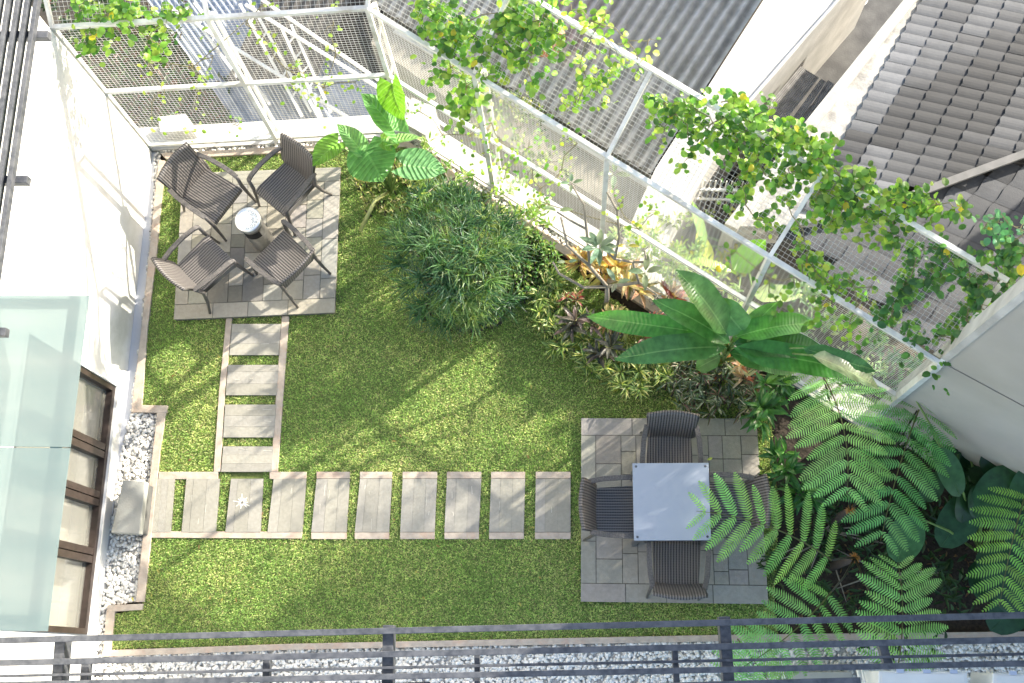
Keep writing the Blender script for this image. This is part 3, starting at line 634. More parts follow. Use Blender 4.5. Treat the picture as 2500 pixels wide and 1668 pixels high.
def post(p, n, double=True, lean=True, w_=.045):
    g = Geo(); g.beam(at(p, -.05), at(p, Z2), w_, w_)
    if lean: g.beam(at(p, Z2), at(p, ZT, n, OUT), .036, .036)
    if double:
        g.beam(at(p, -.05, n, .15), at(p, Z2-.15, n, .15), .032, .032)
        for zz in (.5, 1.25, 2.0): g.beam(at(p, zz), at(p, zz+.14, n, .15), .02, .02)
        g.beam(at(p, Z2-.02), at(p, Z2-.16, n, .15), .03, .03)
    g.build('post', WSTEEL, fence)
post(C0, nb); post(A0+ad*.02, an, False)
g = Geo(); g.beam(at(A0-ad*.05-an*.02, -.05), at(A0-ad*.05-an*.02, 4.2), .075, .06); g.build('corner_post', mat('olive_steel', (.36, .35, .28), (.28, .275, .22), 12, .6), fence)
for i, p in enumerate(postB): post(p, fn, i in (0,))
post(E0-fd*.03, fn, False, w_=.06)
pm = P(672, 338, .1); pm = A0+ad*((pm-A0).dot(ad)); post(pm, an)
# diagonal brace in the leaning part, as in the photo
g = Geo()
WIRE = mat('galvanised_wire', (.52, .52, .49), (.43, .43, .40), 9, .5)
def meshpanel(name, p0, p1, zb, zt, n0=0.0, n1=0.0, n=None, cw=.042, r=.0027):
    g = Geo(); L_ = (p1-p0).length; k = int(L_/cw); d = (p1-p0)/L_; 
    n = n or Vector()
    def pt(s_, t): q = p0+d*s_+n*(n0+(n1-n0)*t); return Vector((q.x, q.y, zb+(zt-zb)*t))
    upv = n if n.length else Vector((0, 1, 0))
    for i in range(k+1): g.beam(pt(i*cw, 0), pt(i*cw, 1), r, r, up=upv)
    Hh = math.hypot(zt-zb, n1-n0); kk = int(Hh/cw)
    for j in range(kk+1):
        t = j*cw/Hh; g.beam(pt(0, t), pt(L_, t), r, r)
    return g.build(name, WIRE, fence)
off = fn*.02
meshpanel('wire_mesh', C0+off, E0+off, Z0, Z2)
meshpanel('wire_mesh', C0+fn*.02, E0+fn*.02, Z2, ZT, 0, OUT, fn)
meshpanel('wire_mesh', A0+an*.02, C0+an*.02, Z0, Z2)
meshpanel('wire_mesh', A0+an*.02, C0+an*.02, Z2, ZT, 0, OUT, an)
# white parapet carrying the fence
par = Geo(); par.prism([A0-ad*.55-an*.03, A0-ad*.55+an*.27, cor, E0+fn*.27+fd*.2, E0-fn*.03+fd*.2, C0-nb*.03], -1.2, .015)
par.prism([P(385, 285, .2), P(452, 278, .2), P(470, 318, .2), P(392, 322, .2)], -.5, .2); par.prism([P(1005, 238, .25), P(1062, 262, .25), P(1040, 330, .25), P(985, 300, .25)], -.5, .25)
tag(par.build('parapet', LEDGE), 'low white cement parapet under the mesh fence', 'parapet')
# boundary wall at right, continuing the fence line
bw = thing('boundary_wall', 'high beige rendered wall in shade at the right behind the ferns', 'wall', (E0.x, E0.y, -.05))
g = Geo(); b1 = P(2119, 1040, 0); b2 = P(2640, 1330, 0); bd = (b2-b1).normalized(); bn = Vector((-bd.y, bd.x, 0)); b2 = b1+bd*7
if bn.y < 0: bn = -bn
g.prism([b1, b2, b2+bn*.2, b1+bn*.2], -.1, 9.0); g.build('wall', BEIGE, bw)
g = Geo(); g.prism([b1-bd*.06-bn*.01, b1-bd*.002-bn*.01, b1-bd*.002+bn*.2, b1-bd*.06+bn*.2], -.1, 9.0); g.build('corner_trim', LEDGE, bw)
for zz in (2.6, 5.2):
    g = Geo(); a_ = b1-bn*.004; c_ = b2-bn*.004; g.beam(at(a_, zz), at(c_, zz), .006, .012); g.build('joint_line', mat('joint', (.2, .19, .17), None, 4, .9), bw)
# ------------------------------------------------------------------ neighbouring roofs below the fence
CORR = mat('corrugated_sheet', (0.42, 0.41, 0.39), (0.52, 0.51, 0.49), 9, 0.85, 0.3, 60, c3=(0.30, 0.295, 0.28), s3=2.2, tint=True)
CORRB = mat('blue_grey_sheet', (0.20, 0.23, 0.29), (0.28, 0.31, 0.37), 5, 0.5, 0.1, 60, c3=(0.14, 0.16, 0.20), s3=2)
def corrugated(g, z0, pA, pB, width, per, amp, clip, ext=6.0):
    """sheet: right edge from pB up to pA, ridges parallel to it, spreading left; near ends cut at line clip(point)->distance"""
    r = (pA-pB); r.z = 0; r.normalize(); s_ = Vector((r.y, -r.x, 0))
    if s_.x > 0: s_ = -s_
    n = int(width/per*8); prev = None; vs = []; fs = []; cols = []
    for i in range(n+1):
        d = width*i/n; q = pB+s_*d-r*8
        t = clip(q, r); a = q+r*t; b_ = pA+s_*d+r*ext
        z = z0+amp*math.cos(2*math.pi*d/per); cols.append(.86+.2*math.cos(2*math.pi*(d-.01)/per)); vs += [(a.x, a.y, z), (b_.x, b_.y, z)]  # ridge shading put into the tint: crests lighter, valleys darker
    m_ = len(vs)
    vs += [(x, y, z-.012) for x, y, z in vs]
    for i in range(n): a = 2*i; fs.append((a, a+1, a+3, a+2)); fs.append((m_+a, m_+a+2, m_+a+3, m_+a+1)); fs.append((a, a+2, m_+a+2, m_+a))
    k0 = len(g.c); g.add(vs, fs)
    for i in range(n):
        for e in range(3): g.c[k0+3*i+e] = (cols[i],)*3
def line_clip(p0, d0):
    nn = Vector((-d0.y, d0.x, 0))
    return lambda q, r: max(0.0, (p0-q).dot(nn)/r.dot(nn)) if abs(r.dot(nn)) > 1e-4 else 0
ZR = -1.1
ngh = thing('neighbour_house', 'neighbouring low house with long grey corrugated sheet roof', 'house', tuple(P(1400, 150, ZR)))
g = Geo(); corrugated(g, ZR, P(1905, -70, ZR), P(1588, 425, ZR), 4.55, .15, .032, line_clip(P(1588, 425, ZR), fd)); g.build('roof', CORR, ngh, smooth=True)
g = Geo(); q1 = P(1600, 470, -1.2); q0 = P(960, 75, -1.2); g.prism([q0, q1, q1+fn*.12, q0+fn*.12], -3.2, -1.22); g.build('wall', LEDGE, ngh)
# concrete gutter ledge between fence and roof
g = Geo(); g.prism([P(x, y, -1.25) for x, y in ((905, 105), (1290, 385), (1480, 496), (1560, 548), (1608, 440), (1480, 352), (1150, 160), (940, 20))], -2.9, -1.25)
tag(g.build('gutter_ledge', mat('tan_cement', (.24, .22, .18), (.17, .16, .13), 3, .9, .3, 40, c3=(.12, .11, .09))), 'tan cement ledge between the mesh fence and the corrugated roof', 'ledge')
# darker small roof upper left, blue-grey sheets
g = Geo(); pA, pB = P(880, -60, -1.5), P(800, 130, -1.5); corrugated(g, -1.5, pA, pB, 1.15, .14, .022, line_clip(P(860, 190, -1.5), ad), 3)
tag(g.build('corrugated_roof', mat('dark_sheet', (.085, .08, .075), (.14, .13, .12), 8, .85, .3, 60), smooth=True), 'dark weathered corrugated roof seen through the wire mesh', 'roof')
def bluesheet(px4, z, lab):
    q = [P(x, y, z) for x, y in px4]; g = Geo(); n = int((q[1]-q[0]).length/.02)
    vs = []; 
    for i in range(n+1):
        a = q[0].lerp(q[1], i/n); b_ = q[3].lerp(q[2], i/n); zz = .014*math.cos(i/4*2*math.pi*.9); vs += [(a.x, a.y, z+zz), (b_.x, b_.y, z+zz)]
    m_ = len(vs); vs += [(x, y, zz-.01) for x, y, zz in vs]
    g.add(vs, [f for i in range(n) for f in ((2*i, 2*i+2, 2*i+3, 2*i+1), (m_+2*i, m_+2*i+1, m_+2*i+3, m_+2*i+2))])
    tag(g.build('plastic_roof', CORRB, smooth=True), lab, 'roof')
bluesheet([(330, -40), (620, -60), (900, 330), (600, 330)], -1.9, 'blue-grey corrugated plastic roof sheet behind the left mesh fence')
bluesheet([(640, 60), (760, 90), (1000, 260), (800, 330)], -1.7, 'narrow blue-grey plastic roof sheet below the elephant ear leaves')
# white steel support frames standing behind the left fence
def outer_truss(a, b_, z, lab):
    A, B = P(*a, z[0]), P(*b_, z[1]); t = thing('steel_truss', lab, 'truss', tuple(A), 'white steel trusses behind the left mesh fence'); 
    side = (B-A).cross(Vector((0, 0, 1))).normalized()*.13
    for s_ in (0, 1): g = Geo(); g.beam(A+side*s_, B+side*s_, .038, .038); g.build('chord', WSTEEL, t)
    for i in range(1, 6):
        g = Geo(); g.beam(A.lerp(B, i/6), A.lerp(B, i/6+.05)+side, .018, .018); g.build('strut', WSTEEL, t)
outer_truss((738, 285), (586, 10), (-1.5, -1.0), 'white double-bar steel truss just right of the fence post behind the left chairs')
outer_truss((786, 285), (688, 70), (-1.5, -1.0), 'white double-bar steel truss nearest the fence corner behind the elephant ear')
outer_truss((640, 270), (455, 20), (-1.7, -1.2), 'white double-bar steel truss left of the fence post, half hidden by it')
for a, b_, z, lab in [((600, 12), (980, 250), -.9, 'thin white steel beam slanting from the top edge down to the fence corner'), ((415, 20), (870, 300), -1.3, 'thin white steel beam slanting low behind the mesh, next to the dark plants'), ((640, 0), (1090, 310), -1.0, 'thin white steel beam beside the corrugated roof edge')]:
    A, B = P(*a, z), P(*b_, z); g = Geo(); g.beam(A, B, .04, .04); tag(g.build('steel_beam', WSTEEL), lab, 'beam', 'white beams behind the fence')
# flat concrete roof, sunlit, with a pipe
g = Geo(); g.prism([P(1960, -150, -.9), P(2185, -155, -.9), P(1822, 262, -.9), P(1725, 420, -.9), P(1600, 640, -.9), P(1520, 590, -.9), P(1600, 412, -.9)], -3.2, -.9)
fl = tag(g.build('flat_roof', mat('limewashed_concrete', (.50, .49, .46), (.38, .375, .35), 2.5, .9, .3, 40, c3=(.34, .33, .31), s3=1.3)), 'long pale limewashed concrete roof edge in sun beside the alley', 'roof')
g = Geo(); g.tube([P(2165, -160, -.84), P(2045, 0, -.84), P(1925, 135, -.84), P(1812, 265, -.84), P(1745, 350, -.84)], .014, 8); tag(g.build('pipe', mat('grey_pipe', (.35, .36, .38), None, 5, .5)), 'thin grey pipe running along the pale concrete roof edge', 'pipe')
# alley
g = Geo(); q = [P(x, y, -3.1) for x, y in ((2090, -170), (2360, -170), (2030, 420), (1700, 420))]; g.prism(q, -3.19, -3.1)
struct(g.build('alley', mat('alley_paving', (.07, .07, .07), (.11, .11, .108), 4, .9, .3, 40, c3=(.05, .05, .052))))
# low sheets lying in the alley
for k, (pts, z, lab) in enumerate([([(1955, 162), (2000, 190), (1890, 330), (1838, 300)], -1.5, 'broad weathered corrugated sheet lying over the alley end'), ([(2005, 192), (2018, 200), (1925, 335), (1905, 330)], -1.45, 'narrow weathered strip of sheet in the middle over the alley end'), ([(2022, 196), (2038, 206), (1950, 340), (1932, 332)], -1.5, 'narrow weathered strip of sheet nearest the concrete parapet')]):
    g = Geo(); q = [P(x, y, z) for x, y in pts]; n = 12 if k == 0 else 4; vs = []
    for i in range(n*3+1):
        a = q[0].lerp(q[1], i/(n*3)); b_ = q[3].lerp(q[2], i/(n*3)); dz = .014*math.cos(i*2.1); vs += [(a.x, a.y, z+dz), (b_.x, b_.y, z+dz)]
    m_ = len(vs); vs += [(x, y, zz-.008) for x, y, zz in vs]; g.add(vs, [f for i in range(n*3) for f in ((2*i, 2*i+2, 2*i+3, 2*i+1), (m_+2*i, m_+2*i+1, m_+2*i+3, m_+2*i+2))])
    tag(g.build('roof_sheet', mat('weathered_sheet', (.2, .195, .185), (.32, .315, .3), 12, .85, .2, 60)), lab, 'roof sheet')
# parapet and rough cement slope of the tiled house
th = thing('tiled_house', 'neighbouring house with grey cement roof tiles at the upper right', 'house', tuple(P(2300, 200, -.8)))
g = Geo(); g.prism([P(2335, -160, -.55), P(2365, -160, -.55), P(2110, 160, -.55), P(1985, 320, -.55), P(1800, 560, -.55), P(1770, 545, -.55), P(1960, 305, -.55), P(2085, 150, -.55)], -3.2, -.55); g.build('parapet', mat('parapet_cement', (.42, .41, .38), (.33, .325, .3), 6, .9, .3, 50, c3=(.25, .24, .22), s3=2), th)
g = Geo(); g.prism([P(2366, -160, -.75), P(2420, -160, -.75), P(2150, 240, -.75), P(2060, 420, -.75), P(1990, 560, -.75), P(1800, 562, -.75), P(1986, 322, -.75), P(2111, 162, -.75)], -1.2, -.63); g.build('gutter', mat('gutter_cement', (.40, .39, .36), (.28, .275, .26), 6, .9, .5, 40, c3=(.17, .165, .16), s3=3), th)
def tiles(region, o, bv, av, z0, nb_, na_, tone, seed, name, waves=4, ltip=.02):
    rs = random.Random(seed); g = Geo(); O = P(*o, z0); wb = P(o[0]+bv[0]*3, o[1]+bv[1]*3, z0)-P(o[0], o[1], z0); wb /= 3; wa = P(o[0]+av[0]*3, o[1]+av[1]*3, z0)-P(o[0], o[1], z0); wa /= 3
    reg = [P(x, y, z0) for x, y in region]; rp = [(p.x, p.y) for p in reg]
    for i in range(nb_[0], nb_[1]):
        for j in range(na_[0], na_[1]):
            c = O+wb*(i+.5)+wa*(j+.5)
            if not inpoly(np.array([c.x]), np.array([c.y]), rp)[0]: continue
            s_ = tone(i, j, rs); col = (s_*.93, s_*.98, s_*1.08); vs = []; dzr = rs.uniform(-.003, .003)
            for k in range(waves+1):
                t = k/waves; wz = .007*math.sin(math.pi*t)**1.0
                for e in (0, 1):
                    p = O+wb*(i+e*1.04)+wa*(j+t*.985)+wb*(-.04*math.sin(math.pi*t*2))*(1-e); vs.append((p.x, p.y, z0+wz+(ltip if e == 0 else .004)+dzr))
            for k in range(waves+1):
                p = Vector(vs[2*k]); vs.append((p.x, p.y, z0-.01))
            n2 = 2*(waves+1)
            g.add(vs, [(2*k, 2*k+1, 2*k+3, 2*k+2) for k in range(waves)]+[(n2+k, 2*k, 2*k+2, n2+k+1) for k in range(waves)], col)
    return g.build(name, TILE, th, smooth=False)
TILE = mat('cement_tile', (.9, .9, .9), (1, 1, .98), 30, .8, .3, 90, tint=True, c3=(.72, .72, .72), s3=3)
def tone1(i, j, rs):
    v = .042+.014*math.sin(i*.9+j*.11)+.03*math.sin(j*.37+i); 
    if (i in (1, 2) and j > 9+i*3) or (i == 0 and j < 12) or (i == 3 and j > 20): v += .05
    if i in (3, 4) and 6 < j < 17: v -= .025
    return max(.03, v+rs.uniform(-.015, .02))
tiles([(2290, -120), (2700, -120), (2700, 300), (2500, 380), (2235, 470), (1950, 540), (2040, 350), (2110, 235)], (2230, 35), (63, 12), (-13, 23), -.62, (-3, 9), (-10, 26), tone1, 3, 'tile_roof_slope')
tiles([(2620, 345), (2500, 388), (2235, 478), (1960, 545), (1900, 560), (2350, 900), (2620, 760)], (2240, 480), (50, 20), (-36, 44), -.70, (-9, 12), (-6, 12), lambda i, j, rs: .05+rs.uniform(-.012, .012)+(.025 if (i+j) % 5 == 0 else 0), 4, 'tile_roof_hip', ltip=.02)
g = Geo(); g.beam(P(2640, 325, -.55), P(2230, 476, -.58), .09, .05); g.beam(P(2235, 475, -.58), P(1940, 548, -.58), .07, .05); g.build('hip_ridge', mat('ridge_cement', (.17, .165, .16), (.13, .13, .125), 8, .9), th)
g = Geo(); q = [P(x, y, -.85) for x, y in ((2290, -150), (2700, -150), (2700, 760), (2350, 905), (1900, 565), (2040, 350))]; g.prism(q, -1.1, -.85); g.build('roof_deck', mat('roof_deck', (.05, .05, .05), None, 4, .9), th)
g = Geo(); q = [P(x, y, -1.3) for x, y in ((2350, 850), (2480, 720), (2560, 800), (2400, 960))]; g.prism(q, -3.2, -1.3); tag(g.build('low_wall', LEDGE), 'short white wall beyond the fence end beside the shaded boundary wall', 'wall')
# yard behind the banana leaves: pale ground slab and white spiked gate
g = Geo(); q = [P(x, y, -2.6) for x, y in ((1560, 560), (1720, 430), (1960, 560), (2330, 830), (2330, 960), (2000, 800))]; g.prism(q, -3.19, -2.6); struct(g.build('yard_paving', mat('yard_cement', (.13, .115, .09), (.09, .08, .065), 2.5, .9, .3, 40, c3=(.15, .145, .135), s3=1.2)))
gt = thing('spiked_gate', 'white iron gate with a row of spikes, seen from above through the mesh', 'gate', tuple(P(1820, 468, -1.2)))
A, B = P(1686, 462, -1.2), P(1975, 470, -1.2); g = Geo(); g.beam(A, B, .035, .035); g.beam(A+Vector((0, 0, -.3)), B+Vector((0, 0, -.3)), .03, .03); g.build('bar', WSTEEL, gt)
g = Geo()
for i in range(22):
    p = A.lerp(B, (i+.5)/22); g.beam(p+Vector((0, -.02, -.7)), p+Vector((0, .05, .16)), .014, .014)
g.build('spikes', WSTEEL, gt)
# white bucket and terracotta jar, debris
bp_ = P(2090, -8, -2.7); t = thing('white_basin', 'white plastic basin standing in the dark alley', 'basin', tuple(bp_)); g = Geo(); g.lathe([(.13, -.3), (.165, 0), (.175, .005), (.178, -.01), (.16, -.02), (.12, -.28)], tuple(bp_), 32); g.build('bowl', mat('white_plastic', (.75, .77, .78), None, 5, .35), t, smooth=True)
jp = P(1335, 118, -1.0); t = thing('clay_jar', 'large terracotta jar half hidden behind the climbing leaves', 'jar', tuple(jp)); g = Geo(); g.lathe([(.12, 0), (.2, .12), (.235, .28), (.2, .42), (.13, .5), (.14, .54), (.12, .54), (.11, .5)], tuple(jp), 40); g.build('body', TERRA, t, smooth=True)
for (a, b_, c_, lab) in [((2030, 78, -3.0), .05, (.6, .6, .58), 'small pale scrap of card in the alley'), ((2027, 112, -3.0), .045, (.35, .05, .04), 'small red scrap in the alley')]:
    p = P(*a); g = Geo(); g.beam(p, p+Vector((b_*1.4, -b_*.4, .01)), b_, .02, col=c_); g.beam(p+Vector((.01, .01, .015)), p+Vector((b_, .02, .03)), b_*.5, .012, col=c_)
    tag(g.build('litter', leafmat('litter', .7, .05)), lab, 'litter')

# ------------------------------------------------------------------ planting
def rnd_dir(): 
    a = random.uniform(0, 6.283); z = random.uniform(-.3, 1); r = math.sqrt(max(0, 1-z*z)); return Vector((r*math.cos(a), r*math.sin(a), z))
def shrub(name, label, cat, c, rx, rz, n, ll, lw, pal, shape='lance', m=FOL, group=None, stems=6, flat=.4, droop=.15, ns=4):
    base = Vector((c.x, c.y, c.z-rz*.9)); t = thing(name, label, cat, tuple(base), group); g = Geo()
    ctr = [Vector((random.gauss(0, .55)*rx, random.gauss(0, .55)*rx, random.gauss(0, .45)*rz)) for _ in range(max(3, n//22))]
    for _ in range(n):
        q = random.choice(ctr)+rnd_dir()*rx*.33*random.random(); p = c+q
        d = (rnd_dir()+q.normalized()*.6); d.z = d.z*flat; d.normalize(); L_ = ll*random.uniform(.65, 1.25)
        g.leaf(p, p+d*L_, lw*random.uniform(.75, 1.2), shape, droop=droop, n=ns, col=jit(random.choice(pal)), twist=random.uniform(-.6, .6))
    g.build('leaves', m, t)
    g = Geo()
    for _ in range(stems):
        e = c+random.choice(ctr); g.tube([base, base.lerp(e, .5)+rnd_dir()*.03, e], [.012, .008, .004], 5)
    g.build('stems', BARK, t); return t
def rosettes(name, label, cat, pts, nleaf, ll, lw, pal, h=(.05, .18), shape='strap', m=FOL, droop=.25, mid=None, group=None, rise=(.1, .9), split=False, ns=5):
    """each rosette: leaves fanning out of one crown"""
    things_ = []
    def one(g, px, py):
        z = random.uniform(*h); c = P(px, py, z)
        for k in range(nleaf):
            a = random.uniform(0, 6.283); e = random.uniform(*rise); d = Vector((math.cos(a)*math.cos(e), math.sin(a)*math.cos(e), math.sin(e))); L_ = ll*random.uniform(.7, 1.2)
            cc = jit(random.choice(pal)); g.leaf(c+d*.01, c+d*L_, lw*random.uniform(.8, 1.15), shape, droop=droop, n=ns, col=cc, mid=(jit(mid, .15) if mid else None), twist=random.uniform(-.5, .5))
    g = Geo(); [one(g, *p) for p in pts]; c = P(*pts[0], 0)
    t = thing(name, label, cat, tuple(P(sum(p[0] for p in pts)/len(pts), sum(p[1] for p in pts)/len(pts), 0)), group); g.build('leaves', m, t)
    g = Geo(); cb = P(sum(p[0] for p in pts)/len(pts), sum(p[1] for p in pts)/len(pts), -.03)
    for p in pts:
        e_ = P(*p, h[1]); g.tube([cb, Vector((cb.x*.3+e_.x*.7, cb.y*.3+e_.y*.7, .02)), e_] if len(pts) < 9 else [Vector((e_.x, e_.y, -.03)), e_], [.012, .01, .006] if len(pts) < 9 else [.012, .006], 5)
    g.build('stems', DKSTEM, t); return t
def scatter(pts, n, seed=0):
    rs = np.random.default_rng(seed); xs = [p[0] for p in pts]; ys = [p[1] for p in pts]; out = []
    while len(out) < n:
        x_, y_ = rs.uniform(min(xs), max(xs)), rs.uniform(min(ys), max(ys))
        if inpoly(np.array([x_]), np.array([y_]), pts)[0]: out.append((x_, y_))
    return out
# elephant ear
VEIN = (.10, .22, .06)
ee = thing('elephant_ear', 'tall elephant ear plant with huge ribbed leaves beside the wicker chairs', 'plant', tuple(P(950, 500, 0)))
def bigleaf(parent, bpx, tpx, bh, th_, wpx, shape, col, m=None, root=None, droop=.1, up=Vector((0, 0, 1)), fold=.12, wave=.02, n=7, twist=0, stalk=True, mid=None, nm='leaf'):
    B, T = P(*bpx, bh), P(*tpx, th_); sc_ = pxm(bpx[0], bpx[1], (bh+th_)/2); g = Geo(); m = m or {'heart': FOLR, 'banana': FOLB}.get(shape, FOLG); n = max(n, 14)
    g.leaf(B, T, wpx*sc_, shape, up=up, droop=droop, n=n, col=col, fold=fold, wave=wave, twist=twist, mid=mid)
    g.tube([B+(T-B)*0.0+Vector((0, 0, -.004)), B.lerp(T, .5)+Vector((0, 0, droop*(T-B).length*.25-.004)), T], [.007, .005, .002], 5, col=(col[0]*1.5, col[1]*1.4, col[2]*1.2))
    o = g.build(nm, m, parent, smooth=True)
    if stalk and root is not None:
        g = Geo(); mid_ = root.lerp(B, .55)+Vector((0, 0, (B-root).length*.12)); g.tube([root, mid_, B], [.016, .012, .008], 7, col=(.16, .26, .07)); g.build('stalk', GSTEM, parent, smooth=True)
    return o
def ribbed(name, c, rib, scale):
    m = leafmat(name, .32, .35); n = m.node_tree.nodes; l = m.node_tree.links
    return m
er = P(955, 470, .05); G1 = (.12, .30, .09); G2 = (.09, .22, .07); GY = (.20, .42, .05)
for b_, t_, bh, th_, w_, col, tw in [((958, 205), (985, 292), 1.55, 1.35, 92, (.11, .25, .03), .9), ((962, 318), (880, 226), 1.25, 1.45, 78, G1, .5), ((882, 368), (822, 302), 1.0, 1.15, 50, (.17, .36, .13), .3), ((893, 368), (935, 442), 1.0, .8, 108, G1, 0), ((985, 405), (1088, 418), .85, .8, 82, (.13, .30, .13), -.2),
        ((955, 350), (1032, 335), 1.1, 1.0, 42, (.20, .38, .12), -.6), ((825, 350), (763, 405), .9, .95, 62, (.15, .33, .04), .2), ((935, 345), (975, 352), 1.05, .95, 40, (.24, .42, .08), .3)]:
    bigleaf(ee, b_, t_, bh, th_, w_*1.15, 'heart', col, root=er, twist=tw, wave=.012)
g = Geo(); g.tube([P(950, 468, .1), P(915, 490, .3), P(880, 563, .03)], [.02, .022, .026], 8, col=(.36, .38, .16)); g.build('old_stalk', GSTEM, ee, smooth=True)
# low mixed ground cover round it
YG = [(.30, .30, .10), (.20, .26, .07), (.12, .20, .05), (.35, .32, .16)]
rosettes('ground_cover_plant', 'yellowish variegated ground cover at the foot of the elephant ear', 'plant', scatter([(870, 400), (950, 380), (1050, 430), (1010, 520), (890, 520), (865, 460)], 90, 1), 9, .07, .016, YG, h=(.03, .12), shape='lance')
rosettes('ground_cover_plant', 'fine green ground cover between the elephant ear and the tufted palm bush', 'plant', scatter([(1000, 400), (1080, 440), (1200, 480), (1130, 520), (990, 530)], 150, 2), 8, .05, .012, [(.10, .20, .05), (.16, .27, .06), (.24, .3, .09)], h=(.02, .1), shape='lance')
for r_, lab, s_ in (([(1235, 560), (1290, 550), (1370, 620), (1340, 700), (1250, 740), (1210, 660)], 'bright small-leaved ground cover to the right of the tufted palm bush', 3), ([(1050, 700), (1230, 710), (1220, 790), (1120, 800), (1010, 770)], 'green tufts along the lower edge of the palm bush', 4)):
    rosettes('ground_cover_plant', lab, 'plant', scatter(r_, 240, s_), 8, .065, .02, [(.09, .20, .05), (.15, .28, .07), (.26, .33, .10), (.06, .14, .04)], h=(.03, .22), shape='lance')
# tufted palm bush: stems each with an umbrella of narrow leaflets
tb = thing('tufted_palm_bush', 'round dark green bush of fine narrow palm-like tufts on the lawn', 'bush', tuple(P(1120, 700, 0)))
g = Geo(); gs = Geo(); root = P(1130, 690, 0); PB = [(.045, .11, .055), (.07, .15, .065), (.10, .19, .07), (.035, .09, .05), (.15, .23, .08)]
bush = scatter([(990, 500), (1060, 470), (1180, 500), (1260, 560), (1270, 660), (1230, 770), (1110, 800), (1000, 750), (960, 630)], 150, 5)
for (px_, py__) in bush:
    dd = math.hypot(px_-1120, py__-635)/170; z = .95-.75*dd*dd+random.uniform(-.15, .15); z = max(.12, z); c = P(px_, py__, z)
    gs.tube([Vector((root.x*.4+c.x*.6, root.y*.4+c.y*.6, 0)), Vector((root.x*.2+c.x*.8, root.y*.2+c.y*.8, c.z*.5)), c], [.008, .006, .004], 5)
    ax_ = ((c-P(1120, 650, .2)).normalized()+Vector((0, 0, .7))).normalized(); col0 = random.choice(PB)
    for k in range(30):
        d = (rnd_dir()*1.0+ax_*.7).normalized(); L_ = random.uniform(.16, .34); g.leaf(c, c+d*L_, .013, 'lance', droop=.35, n=4, col=jit(col0, .35), twist=random.uniform(-1, 1))
g.build('leaves', FOL, tb); gs.build('stems', BARK, tb)
g = Geo(); gl = g
# yellow striped edging plants
YS = [(.38, .42, .13), (.46, .46, .2), (.22, .30, .09)]
rosettes('striped_edging_plant', 'yellow-green striped narrow leaves on the lawn edge left of the red leaved plants', 'plant', scatter([(1310, 700), (1350, 660), (1420, 760), (1480, 860), (1430, 880), (1340, 850), (1305, 790)], 62, 6), 15, .15, .024, YS, h=(.08, .26), mid=(.10, .17, .05))
rosettes('striped_edging_plant', 'yellow-green striped narrow leaves on the lawn edge just above the table patio corner', 'plant', scatter([(1425, 880), (1500, 850), (1620, 860), (1640, 930), (1560, 960), (1440, 930)], 55, 7), 15, .15, .024, YS, h=(.08, .26), mid=(.10, .17, .05))
PW = [(.30, .29, .22), (.13, .17, .12), (.20, .10, .10), (.09, .14, .08), (.45, .42, .36)]
rosettes('white_striped_plant', 'purple and white striped pointed leaves behind the top chair of the square table', 'plant', scatter([(1640, 870), (1720, 850), (1850, 900), (1850, 1000), (1760, 1015), (1670, 1005), (1625, 940)], 85, 8), 9, .15, .026, PW, h=(.08, .32), shape='lance', mid=(.11, .16, .09), rise=(.0, 1.1))
# bromeliads and crotons
for i, (px_, py__, pal, ll, lab) in enumerate([(1385, 720, [(.34, .07, .09), (.3, .12, .08), (.12, .16, .07), (.2, .2, .1)], .10, 'plant with bright red-pink young leaves next to the yellow-green border'), (1420, 650, [(.42, .30, .14), (.45, .34, .10), (.30, .14, .08)], .2, 'orange and cream strap-leaved plant below the grey rosette of leaves'), (1490, 670, [(.48, .38, .10), (.40, .33, .14), (.36, .2, .08)], .24, 'golden yellow strap-leaved plant under the bare branches'),
        (1555, 690, [(.42, .36, .20), (.36, .20, .12), (.2, .2, .1)], .22, 'cream and rust strap-leaved plant beside the top banana leaf'), (1420, 790, [(.11, .09, .09), (.16, .12, .11), (.09, .09, .07)], .2, 'dusky purple-grey broad leaved plant at the border edge'), (1500, 790, [(.42, .36, .16), (.18, .22, .08), (.40, .25, .14)], .2, 'pink-edged cream plant under the left banana leaf tip'),
        (1570, 810, [(.30, .05, .05), (.22, .06, .05), (.08, .10, .05)], .16, 'deep red leaved plant shaded by the banana leaves'), (1640, 740, [(.26, .07, .06), (.18, .16, .08), (.3, .2, .12)], .2, 'rusty red plant against the banana stem'), (1475, 850, [(.05, .06, .05), (.09, .08, .07)], .2, 'blackish leaved plant between two yellow-green borders'), (1760, 900, [(.40, .14, .07), (.22, .22, .08), (.10, .16, .05)], .2, 'orange stemmed plant below the banana crown'), (1830, 905, [(.42, .30, .2), (.3, .10, .06), (.45, .4, .25)], .16, 'pinkish dry leaved plant beside the white striped leaves')]):
    rosettes('colour_leaf_plant', lab, 'plant', [(px_+random.uniform(-28, 28), py__+random.uniform(-22, 22)) for _ in range(5)], 11, ll, ll*.24, pal, h=(.12, .4), shape='lance', group='colourful leaf plants in the border')
